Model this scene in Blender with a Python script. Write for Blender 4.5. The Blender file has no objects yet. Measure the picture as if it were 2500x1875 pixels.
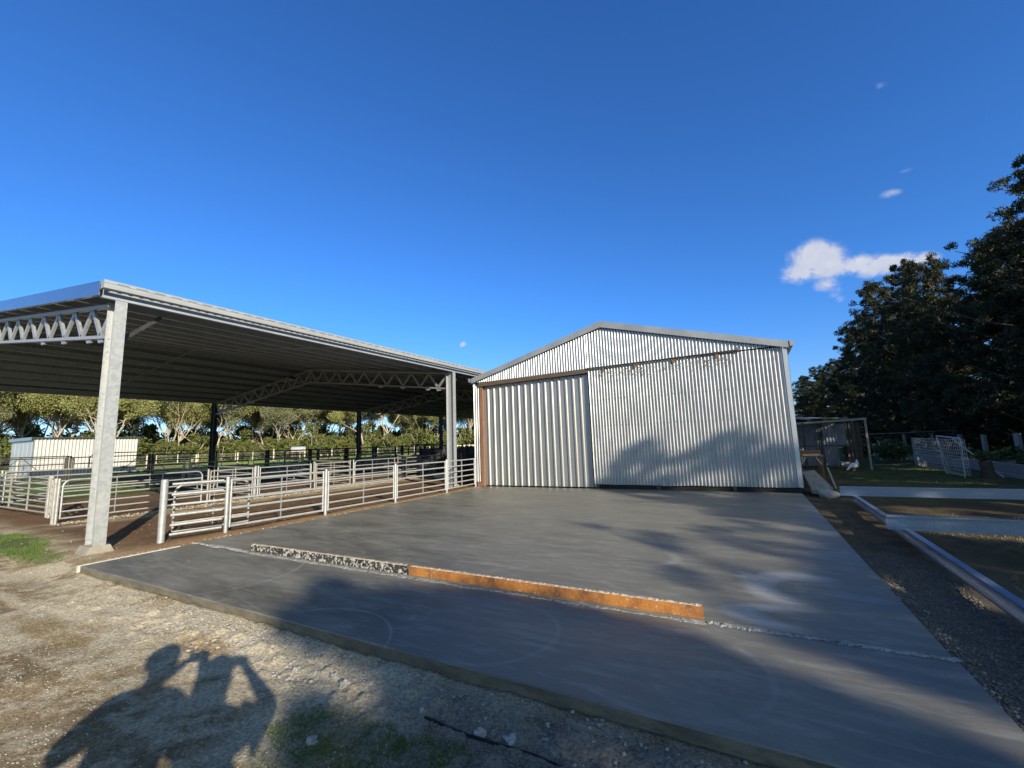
import bpy, bmesh, math, random
import numpy as np
from mathutils import Vector, Matrix, noise as mnoise

# ------------------------------------------------------------------ camera, world, sun, exposure
scene = bpy.context.scene
COL = scene.collection
R = math.radians
random.seed(7)
rng = np.random.default_rng(7)

F_PX, YAW, PITCH, ROLL = 1047.34, R(-28.41), R(7.779), R(-1.948)
CAM_H = 1.55

def cam_basis():
    cy, sy, cp, sp = math.cos(YAW), math.sin(YAW), math.cos(PITCH), math.sin(PITCH)
    f = Vector((sy*cp, cy*cp, sp)); r = Vector((cy, -sy, 0)); u = r.cross(f)
    c, s = math.cos(ROLL), math.sin(ROLL)
    return c*r + s*u, -s*r + c*u, f

cam_data = bpy.data.cameras.new('camera')
cam = bpy.data.objects.new('camera', cam_data); COL.objects.link(cam)
_r, _u, _f = cam_basis()
cam.matrix_world = Matrix(((_r.x, _u.x, -_f.x, 0), (_r.y, _u.y, -_f.y, 0), (_r.z, _u.z, -_f.z, CAM_H), (0, 0, 0, 1)))
cam_data.sensor_width = 36; cam_data.lens = F_PX/2500*36
cam_data.clip_start = 0.03; cam_data.clip_end = 8000
scene.camera = cam

SUN_AZ = R(-60.2)      # heading of the shadows
SUN_EL = R(20.4)
toward_sun = Vector((-math.sin(SUN_AZ)*math.cos(SUN_EL), -math.cos(SUN_AZ)*math.cos(SUN_EL), math.sin(SUN_EL)))
sd = bpy.data.lights.new('sun', 'SUN'); sd.energy = 5.0; sd.angle = R(0.5); sd.color = (1.0, 0.90, 0.72)
sun = bpy.data.objects.new('sun', sd); COL.objects.link(sun)
sun.rotation_euler = toward_sun.to_track_quat('Z', 'Y').to_euler(); sun.location = (20, -20, 30)

scene.view_settings.view_transform = 'Standard'; scene.view_settings.look = 'None'
scene.view_settings.gamma = 1; scene.view_settings.exposure = 0.75

world = bpy.data.worlds.new('World'); scene.world = world; world.use_nodes = True
def build_world():
    nt = world.node_tree; nt.nodes.clear(); N = nt.nodes.new; L = nt.links.new
    def math_(op, a, b=None, c=None, clamp=False):
        n = N('ShaderNodeMath'); n.operation = op; n.use_clamp = clamp
        for i, v in enumerate((a, b, c)):
            if v is None: continue
            if isinstance(v, (int, float)): n.inputs[i].default_value = v
            else: L(v, n.inputs[i])
        return n.outputs[0]
    sky = N('ShaderNodeTexSky'); sky.sky_type = 'NISHITA'; sky.sun_disc = False
    sky.sun_elevation = SUN_EL; sky.sun_rotation = math.atan2(toward_sun.x, toward_sun.y)
    sky.air_density = 1.0; sky.dust_density = 0.0; sky.ozone_density = 4.0; sky.altitude = 0
    hs = N('ShaderNodeMix'); hs.data_type = 'RGBA'; hs.blend_type = 'MULTIPLY'; hs.inputs[0].default_value = 1; hs.inputs[7].default_value = (0.36, 0.63, 0.97, 1)
    L(sky.outputs[0], hs.inputs[6])
    tcs = N('ShaderNodeTexCoord'); dp = N('ShaderNodeVectorMath'); dp.operation = 'DOT_PRODUCT'; L(tcs.outputs['Generated'], dp.inputs[0]); dp.inputs[1].default_value = tuple(toward_sun)
    ms = N('ShaderNodeMapRange'); ms.interpolation_type = 'SMOOTHSTEP'; ms.inputs[1].default_value = 0.24; ms.inputs[2].default_value = 0.62; L(dp.outputs['Value'], ms.inputs[0])
    tm = N('ShaderNodeMix'); tm.data_type = 'RGBA'; tm.inputs[6].default_value = (0.31, 0.64, 1.04, 1); tm.inputs[7].default_value = (1.75, 1.40, 1.05, 1); L(ms.outputs[0], tm.inputs[0]); 
    sz = N('ShaderNodeSeparateXYZ'); L(tcs.outputs['Generated'], sz.inputs[0]); hz = N('ShaderNodeMapRange'); hz.interpolation_type = 'SMOOTHSTEP'; hz.inputs[1].default_value = 0.30; hz.inputs[2].default_value = 0.02; L(sz.outputs[2], hz.inputs[0])
    hm = N('ShaderNodeMix'); hm.data_type = 'RGBA'; hm.inputs[7].default_value = (0.46, 0.60, 0.84, 1); L(hz.outputs[0], hm.inputs[0]); L(tm.outputs[2], hm.inputs[6]); L(hm.outputs[2], hs.inputs[7])
    bg = N('ShaderNodeBackground'); bg.inputs[1].default_value = 0.12; L(hs.outputs[2], bg.inputs[0])
    tc = N('ShaderNodeTexCoord'); sep = N('ShaderNodeSeparateXYZ'); L(tc.outputs['Generated'], sep.inputs[0])
    ysafe = math_('MAXIMUM', sep.outputs[1], 0.05)
    a = math_('DIVIDE', sep.outputs[0], ysafe); b = math_('DIVIDE', sep.outputs[2], ysafe)
    comb = N('ShaderNodeCombineXYZ'); L(a, comb.inputs[0]); L(b, comb.inputs[1])
    nz = N('ShaderNodeTexNoise'); nz.inputs['Scale'].default_value = 22; nz.inputs['Detail'].default_value = 10; nz.inputs['Roughness'].default_value = 0.66
    nz.inputs['Distortion'].default_value = 0.3
    L(comb.outputs[0], nz.inputs['Vector'])
    # heavier cloud lobes (a, b, ra, rb, weight) as slopes east/north and up/north
    big = [(0.150, .340, .045, .040, 1), (0.125, .318, .040, .025, .8), (0.165, .322, .042, .034, 1), (0.205, .312, .045, .020, 1), (0.240, .302, .042, .020, 1),
           (0.275, .306, .036, .014, .95), (0.300, .302, .026, .014, .85), (0.162, .290, .028, .024, .62), (0.172, .268, .018, .018, .42), (0.178, .252, .012, .012, .36),
           (0.222, .335, .014, .012, .32), (0.289, .656, .016, .012, .36), (0.302, .474, .018, .008, .35), (0.275, .437, .020, .012, .45), (-.701, .287, .018, .009, .62)]
    tot = None
    for (ca, cb, ra, rb, w) in big:
        da = math_('DIVIDE', math_('SUBTRACT', a, ca), ra); db = math_('DIVIDE', math_('SUBTRACT', b, cb), rb)
        d2 = math_('ADD', math_('MULTIPLY', da, da), math_('MULTIPLY', db, db))
        g = math_('MULTIPLY', math_('POWER', 2.718, math_('MULTIPLY', d2, -1.0)), w)
        tot = g if tot is None else math_('MAXIMUM', tot, g)
    nn = math_('MULTIPLY', math_('SUBTRACT', nz.outputs[0], 0.5), 3.0)
    dens = math_('MULTIPLY', math_('ADD', nn, 1.0), tot)
    mr = N('ShaderNodeMapRange'); mr.interpolation_type = 'SMOOTHSTEP'; mr.inputs[1].default_value = 0.20; mr.inputs[2].default_value = 0.82; mr.inputs[4].default_value = 0.93
    L(dens, mr.inputs[0])
    nz2 = N('ShaderNodeTexNoise'); nz2.inputs['Scale'].default_value = 30; nz2.inputs['Detail'].default_value = 4; L(comb.outputs[0], nz2.inputs['Vector'])
    cr = N('ShaderNodeMix'); cr.data_type = 'RGBA'; cr.inputs[6].default_value = (0.36, 0.42, 0.56, 1); cr.inputs[7].default_value = (0.66, 0.65, 0.68, 1)
    L(nz2.outputs[0], cr.inputs[0])
    cb_ = N('ShaderNodeBackground'); L(cr.outputs[2], cb_.inputs[0]); cb_.inputs[1].default_value = 0.75
    mix = N('ShaderNodeMixShader'); L(mr.outputs[0], mix.inputs[0]); L(bg.outputs[0], mix.inputs[1]); L(cb_.outputs[0], mix.inputs[2])
    out = N('ShaderNodeOutputWorld'); L(mix.outputs[0], out.inputs[0])
build_world()
scene.cycles.max_bounces = 6
scene.cycles.sample_clamp_indirect = 6

# ------------------------------------------------------------------ materials
def rgb(c): return (c[0], c[1], c[2], 1)
def material(name, col, col2=None, rough=0.6, metal=0.0, scale=8.0, detail=5, stretch=None, contrast=(0.35, 0.65), bump=0.0, bscale=40, spec=0.5,
             col3=None, scale3=2.0, cut3=(0.55, 0.65), voronoi=False, rough2=None, translucent=None):
    m = bpy.data.materials.new(name); m.use_nodes = True
    nt = m.node_tree; P = nt.nodes['Principled BSDF']; N = nt.nodes.new; L = nt.links.new
    P.inputs['Base Color'].default_value = rgb(col); P.inputs['Roughness'].default_value = rough; P.inputs['Metallic'].default_value = metal
    P.inputs['Specular IOR Level'].default_value = spec
    tc = N('ShaderNodeTexCoord'); mp = N('ShaderNodeMapping'); L(tc.outputs['Object'], mp.inputs[0])
    if stretch: mp.inputs['Scale'].default_value = stretch
    if col2 is not None:
        if voronoi:
            nz = N('ShaderNodeTexVoronoi'); nz.inputs['Scale'].default_value = scale; fac = nz.outputs['Color']
            bw = N('ShaderNodeRGBToBW'); L(nz.outputs['Color'], bw.inputs[0]); fac = bw.outputs[0]
        else:
            nz = N('ShaderNodeTexNoise'); nz.inputs['Scale'].default_value = scale; nz.inputs['Detail'].default_value = detail; nz.inputs['Roughness'].default_value = 0.6; fac = nz.outputs[0]
        L(mp.outputs[0], nz.inputs['Vector'])
        mr = N('ShaderNodeMapRange'); mr.inputs[1].default_value, mr.inputs[2].default_value = contrast; L(fac, mr.inputs[0])
        mx = N('ShaderNodeMix'); mx.data_type = 'RGBA'; mx.inputs[6].default_value = rgb(col); mx.inputs[7].default_value = rgb(col2); L(mr.outputs[0], mx.inputs[0])
        outc = mx.outputs[2]
        if rough2 is not None:
            rr = N('ShaderNodeMapRange'); rr.inputs[3].default_value = rough; rr.inputs[4].default_value = rough2; L(mr.outputs[0], rr.inputs[0]); L(rr.outputs[0], P.inputs['Roughness'])
        if col3 is not None:
            n3 = N('ShaderNodeTexNoise'); n3.inputs['Scale'].default_value = scale3; n3.inputs['Detail'].default_value = 8; n3.inputs['Roughness'].default_value = 0.65; L(mp.outputs[0], n3.inputs['Vector'])
            m3 = N('ShaderNodeMapRange'); m3.inputs[1].default_value, m3.inputs[2].default_value = cut3; L(n3.outputs[0], m3.inputs[0])
            x3 = N('ShaderNodeMix'); x3.data_type = 'RGBA'; x3.inputs[7].default_value = rgb(col3); L(outc, x3.inputs[6]); L(m3.outputs[0], x3.inputs[0]); outc = x3.outputs[2]
        L(outc, P.inputs['Base Color'])
    if bump:
        nb = N('ShaderNodeTexNoise'); nb.inputs['Scale'].default_value = bscale; nb.inputs['Detail'].default_value = 6; L(mp.outputs[0], nb.inputs['Vector'])
        bp = N('ShaderNodeBump'); bp.inputs['Strength'].default_value = 1.0; bp.inputs['Distance'].default_value = bump; L(nb.outputs[0], bp.inputs['Height']); L(bp.outputs[0], P.inputs['Normal'])
    if translucent:
        tr = N('ShaderNodeBsdfTranslucent'); tr.inputs[0].default_value = rgb(translucent); ms = N('ShaderNodeMixShader'); ms.inputs[0].default_value = 0.25
        out = nt.nodes['Material Output']; L(P.outputs[0], ms.inputs[1]); L(tr.outputs[0], ms.inputs[2]); L(ms.outputs[0], out.inputs[0])
    return m

M = {}
M['galv'] = material('galvanised_steel', (.33, .345, .35), (.37, .385, .39), rough=.42, rough2=.58, metal=.45, scale=26, voronoi=True, contrast=(.2, .8), col3=(.42, .42, .40), scale3=1.6, cut3=(.55, .8), bump=.0008, bscale=60)
M['galv_rail'] = material('galvanised_pipe', (.34, .35, .355), (.44, .445, .44), rough=.36, rough2=.5, metal=.5, scale=14, contrast=(.3, .7), col3=(.36, .30, .22), scale3=5, cut3=(.66, .80))
M['galv_old'] = material('weathered_pipe', (.24, .235, .215), (.37, .355, .32), rough=.55, metal=.3, scale=7, contrast=(.3, .7), col3=(.28, .15, .08), scale3=3, cut3=(.60, .74))
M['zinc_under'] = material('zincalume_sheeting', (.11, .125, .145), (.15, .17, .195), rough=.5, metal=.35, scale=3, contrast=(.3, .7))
M['purlin'] = material('zinc_purlin', (.30, .335, .375), (.37, .405, .445), rough=.45, metal=.4, scale=4)
M['fascia'] = material('bluegrey_fascia', (.30, .34, .38), (.34, .38, .42), rough=.22, metal=.9, scale=2, stretch=(1, 1, 6))
M['gutter'] = material('zinc_gutter', (.32, .335, .34), (.37, .385, .39), rough=.4, metal=.3, scale=3)
M['slot'] = material('dark_slot', (.03, .03, .03), rough=.8)
M['iron'] = material('old_corrugated_iron', (.44, .44, .44), (.56, .555, .54), rough=.32, rough2=.46, metal=.72, scale=3.0, stretch=(3, 3, .5), contrast=(.3, .7), col3=(.40, .38, .33), scale3=2.6, cut3=(.62, .80), bump=.0015, bscale=5)
M['iron_gable'] = material('upper_corrugated_iron', (.49, .49, .49), (.60, .595, .575), rough=.35, metal=.72, scale=3.0, stretch=(3, 3, .4), contrast=(.3, .7))
M['door'] = material('door_sheeting', (.30, .305, .305), (.40, .39, .36), rough=.40, metal=.65, scale=2.0, stretch=(4, 4, .4), contrast=(.3, .7), col3=(.40, .38, .32), scale3=2.0, cut3=(.60, .78))
M['barge'] = material('grey_barge_flashing', (.24, .26, .275), (.30, .315, .325), rough=.45, metal=.3, scale=1.4, contrast=(.4, .6))
M['beam_wood'] = material('dark_timber', (.050, .038, .030), (.10, .075, .055), rough=.8, scale=4, stretch=(1, 6, 12), col3=(.34, .32, .29), scale3=2.2, cut3=(.62, .72), bump=.004, bscale=12)
M['red_wood'] = material('reddish_timber', (.13, .06, .032), (.24, .13, .075), rough=.8, scale=4, stretch=(10, 10, 1), contrast=(.3, .7), bump=.003, bscale=20, col3=(.35, .33, .30), scale3=6, cut3=(.6, .7))
M['grey_wood'] = material('weathered_grey_timber', (.22, .20, .17), (.36, .33, .28), rough=.85, scale=5, stretch=(8, 8, 1), bump=.003, bscale=20)
M['pale_wood'] = material('pale_timber', (.46, .41, .32), (.58, .53, .44), rough=.85, scale=5, stretch=(1, 1, 6), bump=.003, bscale=20)
M['dark_void'] = material('gap_shade_black', (.02, .017, .014), rough=.95)  # near-black, paints the shade in gaps and behind the sheets
M['dirt_stain'] = material('mud_nest_stain', (.26, .22, .17), (.40, .36, .30), rough=.9, scale=20)
M['rust'] = material('rust_brown_steel', (.15, .065, .03), (.25, .12, .05), rough=.75, scale=14, contrast=(.3, .7), col3=(.10, .06, .04), scale3=4, cut3=(.55, .7))
M['orange'] = material('orange_form_steel', (.42, .165, .032), (.17, .068, .025), rough=.65, scale=5.5, contrast=(.40, .66), col3=(.42, .37, .29), scale3=34, cut3=(.60, .63), bump=.004, bscale=60)
M['speckle'] = material('cement_splashed_steel', (.022, .020, .018), (.05, .045, .04), rough=.7, scale=6, col3=(.44, .42, .37), scale3=24, cut3=(.515, .55), bump=.006, bscale=55)
M['laitance'] = material('pale_cement_slurry', (.29, .285, .26), (.16, .155, .145), rough=.9, scale=20, contrast=(.4, .65), bump=.006, bscale=50, col3=(.07, .07, .07), scale3=14, cut3=(.57, .62))
M['concrete_pale'] = material('pale_concrete', (.50, .47, .41), (.38, .35, .30), rough=.9, scale=10, bump=.006, bscale=30)
M['lump'] = material('spilt_concrete', (.34, .33, .30), (.22, .21, .19), rough=.95, scale=12, bump=.01, bscale=40)
M['gravel'] = material('crushed_rock', (.085, .068, .052), (.17, .145, .115), rough=.95, scale=9, contrast=(.3, .7))
M['plastic_black'] = material('black_builders_film', (.012, .012, .013), rough=.35)
M['bark'] = material('pale_gum_bark', (.30, .255, .19), (.42, .375, .30), rough=.85, scale=1.2, stretch=(3, 3, .6), col3=(.24, .17, .11), scale3=.8, cut3=(.5, .62))
M['bark_dark'] = material('dark_bark', (.045, .034, .025), (.085, .065, .045), rough=.9, scale=4)
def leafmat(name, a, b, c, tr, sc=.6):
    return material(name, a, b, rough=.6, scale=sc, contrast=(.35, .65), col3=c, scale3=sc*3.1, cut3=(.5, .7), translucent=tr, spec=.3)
M['gum_leaf'] = leafmat('gum_foliage', (.17, .185, .055), (.30, .295, .11), (.38, .35, .16), (.22, .25, .06))
M['gum_leaf2'] = leafmat('grey_gum_foliage', (.14, .155, .075), (.23, .235, .125), (.30, .29, .17), (.18, .20, .08))
M['shrub_leaf'] = leafmat('shrub_foliage', (.07, .09, .025), (.14, .15, .042), (.19, .18, .06), (.11, .14, .03), .9)
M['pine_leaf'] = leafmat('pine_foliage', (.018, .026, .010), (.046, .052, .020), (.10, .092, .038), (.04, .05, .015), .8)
M['dead_grass'] = material('dry_grass', (.20, .15, .08), (.30, .24, .13), rough=.9, scale=3)
M['grass'] = material('green_grass', (.07, .13, .022), (.13, .18, .04), rough=.8, scale=3, contrast=(.3, .7), translucent=(.10, .18, .03))
M['dark_steel'] = material('dark_and_shaded_steel', (.030, .030, .032), (.055, .05, .045), rough=.6, scale=4)  # near-black for dark steel, and for shade painted on steel under the roof
M['shed_side'] = material('unlit_side_sheet', (.40, .44, .46), (.46, .49, .51), rough=.4, metal=.3, scale=2)  # blue-grey tint paints the unlit look of the small shed's side
M['shed_white'] = material('bright_zinc_sheet', (.40, .40, .38), (.46, .455, .43), rough=.45, metal=.15, scale=2)
M['white_pipe'] = material('white_painted_pipe', (.42, .45, .45), (.52, .54, .53), rough=.5, scale=4)
M['wire'] = material('wire', (.40, .41, .40), (.50, .50, .48), rough=.45, metal=.5, scale=4)
M['old_sheet'] = material('dull_old_sheeting', (.15, .165, .19), (.23, .25, .28), rough=.6, metal=.2, scale=1.2, stretch=(2, 2, .4), contrast=(.4, .6), col3=(.15, .11, .08), scale3=1.4, cut3=(.6, .75))
M['feather'] = material('white_feathers', (.78, .78, .76), (.70, .70, .68), rough=.7, scale=30, bump=.004, bscale=50)
M['red_comb'] = material('red_comb', (.5, .04, .03), rough=.6)
M['beak'] = material('yellow_beak', (.55, .36, .08), rough=.5)
M['horse'] = material('brown_coat', (.10, .05, .03), (.14, .08, .05), rough=.6, scale=3)
M['rug'] = material('grey_horse_rug', (.25, .25, .27), (.33, .33, .34), rough=.8, scale=2)
M['tub'] = material('grey_white_plastic', (.50, .50, .48), (.38, .38, .36), rough=.6, scale=5)
M['skin'] = material('skin', (.55, .33, .24), rough=.5)
M['hair'] = material('dark_hair', (.03, .02, .015), rough=.5)
M['shirt_navy'] = material('navy_work_shirt', (.02, .035, .09), rough=.85)
M['shirt_green'] = material('green_work_shirt', (.05, .09, .05), rough=.85)
M['trousers'] = material('khaki_trousers', (.20, .16, .10), rough=.9)
M['boots'] = material('brown_boots', (.07, .04, .02), rough=.6)
M['phone'] = material('black_phone', (.01, .01, .012), rough=.2)
M['veg_leaf'] = leafmat('garden_leaf', (.045, .075, .025), (.09, .13, .04), (.12, .16, .07), (.08, .12, .03), 4)
M['timber_stake'] = material('garden_stake', (.26, .22, .16), (.34, .29, .21), rough=.9, scale=6)
M['blue_cloth'] = material('blue_cloth', (.06, .09, .20), (.10, .13, .26), rough=.9, scale=6)

# ------------------------------------------------------------------ helpers
class MB:
    def __init__(s): s.v = []; s.f = []; s.mi = []; s.sm = []
    def add(s, vs, fs, mi=0, smooth=False):
        o = len(s.v); s.v.extend([tuple(v) for v in vs]); s.f.extend([tuple(i+o for i in f) for f in fs]); s.mi.extend([mi]*len(fs)); s.sm.extend([smooth]*len(fs))
    def box(s, x0, x1, y0, y1, z0, z1, mi=0):
        vs = [(x, y, z) for z in (z0, z1) for y in (y0, y1) for x in (x0, x1)]
        s.add(vs, [(0, 2, 3, 1), (4, 5, 7, 6), (0, 1, 5, 4), (2, 6, 7, 3), (0, 4, 6, 2), (1, 3, 7, 5)], mi)
    def bar(s, p0, p1, w, h, up=(0, 0, 1), mi=0):
        p0, p1 = Vector(p0), Vector(p1); d = (p1-p0).normalized(); up = Vector(up)
        a = d.cross(up)
        if a.length < 1e-4: a = d.cross(Vector((0, 1, 0)))
        a.normalize(); b = a.cross(d).normalized()
        vs = []
        for p in (p0, p1):
            for sa, sb in ((-1, -1), (1, -1), (1, 1), (-1, 1)): vs.append(p + a*sa*w/2 + b*sb*h/2)
        s.add(vs, [(0, 1, 2, 3), (7, 6, 5, 4), (0, 4, 5, 1), (1, 5, 6, 2), (2, 6, 7, 3), (3, 7, 4, 0)], mi)
    def extrude(s, prof, p0, p1, up=(0, 0, 1), mi=0, smooth=False):
        # closed profile [(a,b)] swept p0 -> p1; a along (dir x up), b along up
        p0, p1 = Vector(p0), Vector(p1); d = (p1-p0).normalized(); a = d.cross(Vector(up)).normalized(); b = a.cross(d).normalized(); n = len(prof)
        vs = [p + a*q[0] + b*q[1] for p in (p0, p1) for q in prof]
        fs = [(i, (i+1) % n, n+(i+1) % n, n+i) for i in range(n)]
        s.add(vs, fs, mi, smooth); s.add(vs[:n], [tuple(range(n-1, -1, -1))], mi); s.add(vs[n:], [tuple(range(n))], mi)
    def tube(s, pts, r, n=8, mi=0, cap=True, squash=None):
        pts = [Vector(p) for p in pts]; rs = r if isinstance(r, (list, tuple)) else [r]*len(pts)
        vs = []; ref = None
        for i, p in enumerate(pts):
            d = (pts[min(i+1, len(pts)-1)]-pts[max(i-1, 0)]).normalized()
            if ref is None: ref = Vector((0, 0, 1)) if abs(d.z) < .9 else Vector((1, 0, 0))
            a = d.cross(ref)
            if a.length < 1e-3: a = d.cross(Vector((0, 1, 0)))
            a.normalize(); b = a.cross(d).normalized(); ref = b
            for k in range(n):
                t = 2*math.pi*k/n; ca, sa = math.cos(t)*rs[i], math.sin(t)*rs[i]
                if squash: ca *= squash
                vs.append(p + a*ca + b*sa)
        fs = [(i*n+k, i*n+(k+1) % n, (i+1)*n+(k+1) % n, (i+1)*n+k) for i in range(len(pts)-1) for k in range(n)]
        s.add(vs, fs, mi, True)
        if cap: s.add(vs[:n], [tuple(range(n-1, -1, -1))], mi); s.add(vs[-n:], [tuple(range(n))], mi)
    def build(s, name, mat, parent=None, origin=None):
        me = bpy.data.meshes.new(name)
        o = Vector(origin) if origin is not None else (Vector(parent['_o']) if parent is not None and '_o' in parent else Vector((0, 0, 0)))
        if origin is None and parent is None and s.v:
            a = np.array(s.v); o = Vector(((a[:, 0].min()+a[:, 0].max())/2, (a[:, 1].min()+a[:, 1].max())/2, a[:, 2].min()))
        me.from_pydata([(v[0]-o.x, v[1]-o.y, v[2]-o.z) for v in s.v], [], s.f)
        for m in (mat if isinstance(mat, (list, tuple)) else [mat]): me.materials.append(m)
        me.polygons.foreach_set('material_index', s.mi); me.polygons.foreach_set('use_smooth', s.sm); me.update()
        ob = bpy.data.objects.new(name, me); COL.objects.link(ob)
        if parent is not None: ob.parent = parent; ob['_o'] = tuple(o) if origin is None else tuple(o)
        else: ob.location = o; ob['_o'] = tuple(o)
        return ob
def np_mesh(name, V, Fq, mat, smooth=False, mi=None):
    me = bpy.data.meshes.new(name); V = np.asarray(V, np.float32); Fq = np.asarray(Fq, np.int32); k = Fq.shape[1]
    me.vertices.add(len(V)); me.vertices.foreach_set('co', V.ravel()); me.loops.add(Fq.size); me.loops.foreach_set('vertex_index', Fq.ravel())
    me.polygons.add(len(Fq)); me.polygons.foreach_set('loop_start', np.arange(0, Fq.size, k, dtype=np.int32))
    me.update(calc_edges=True)
    if smooth: me.polygons.foreach_set('use_smooth', np.ones(len(Fq), bool))
    for m in (mat if isinstance(mat, (list, tuple)) else [mat]): me.materials.append(m)
    if mi is not None: me.polygons.foreach_set('material_index', np.asarray(mi, np.int32))
    me.validate(); return me
def tag(o, label=None, cat=None, group=None, kind=None):
    if label: o['label'] = label
    if cat: o['category'] = cat
    if group: o['group'] = group
    if kind: o['kind'] = kind
    return o
def thing(name, loc, label, cat, group=None):
    o = bpy.data.objects.new(name, None); COL.objects.link(o); o.location = loc; o.empty_display_size = .2; o['_o'] = tuple(loc)
    return tag(o, label, cat, group)
def copy_tree(o, parent=None):
    c = o.copy(); COL.objects.link(c)
    if parent is not None: c.parent = parent
    for ch in [x for x in bpy.data.objects if x.parent == o]: copy_tree(ch, c)
    return c
ORD = ['first', 'second', 'third', 'fourth', 'fifth', 'sixth', 'seventh', 'eighth', 'ninth', 'tenth', 'eleventh', 'twelfth', 'thirteenth', 'fourteenth', 'fifteenth',
       'sixteenth', 'seventeenth', 'eighteenth', 'nineteenth', 'twentieth'] + ['twenty-'+x for x in ('first', 'second', 'third', 'fourth', 'fifth', 'sixth', 'seventh', 'eighth', 'ninth')] \
    + ['thirtieth'] + ['thirty-'+x for x in ('first', 'second', 'third', 'fourth', 'fifth', 'sixth', 'seventh', 'eighth', 'ninth')] + ['fortieth']

def sstep(a, b, x):
    t = np.clip((x-a)/(b-a), 0, 1); return t*t*(3-2*t)
def ground_base(x, y):
    x = np.asarray(x, float); y = np.asarray(y, float)
    left = -.02 + .44*sstep(-15, -26, x) - .5*sstep(-100, -200, x)
    front = -.150 + 0*x
    k = sstep(3.1, 2.3, y)*sstep(-12.5, -9.5, x)            # lower ground in front of the apron
    z = left*(1-k) + front*k
    r = sstep(.9, 1.3, x)
    z = z*(1-r) + (-.07 - .05*sstep(3, 1, y))*r
    z = z - .35*sstep(12, 40, x)*0
    return z
def gz(x, y): return float(ground_base(x, y))

# ------------------------------------------------------------------ ground sheet
def vnoise(x, y, seed=0):
    xi = np.floor(x).astype(np.int64); yi = np.floor(y).astype(np.int64); fx = x-xi; fy = y-yi
    def h(a, b):
        n = (a*374761393 + b*668265263 + seed*1442695041) & 0xffffffff
        n = ((n ^ (n >> 13))*1274126177) & 0xffffffff
        return ((n ^ (n >> 16)) & 0xffff)/65535.0
    u = fx*fx*(3-2*fx); v = fy*fy*(3-2*fy)
    return (h(xi, yi)*(1-u)+h(xi+1, yi)*u)*(1-v) + (h(xi, yi+1)*(1-u)+h(xi+1, yi+1)*u)*v
def fbm(x, y, sc, oct=4, seed=0, gain=.55):
    t = 0; a = 1; n = 0
    for i in range(oct):
        t = t + a*vnoise(x*sc+17.3*i, y*sc-9.1*i, seed+i); n += a; a *= gain; sc *= 2.03
    return t/n
def axis_lines(segs):
    out = [segs[0][0]]
    for a, b, st in segs:
        n = max(1, int(round((b-a)/st))); out += list(a + (b-a)*np.arange(1, n+1)/n)
    return np.array(out)
SX0, SX1, SY0, SY1 = -8.66, 1.08, 2.69, 13.62
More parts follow.
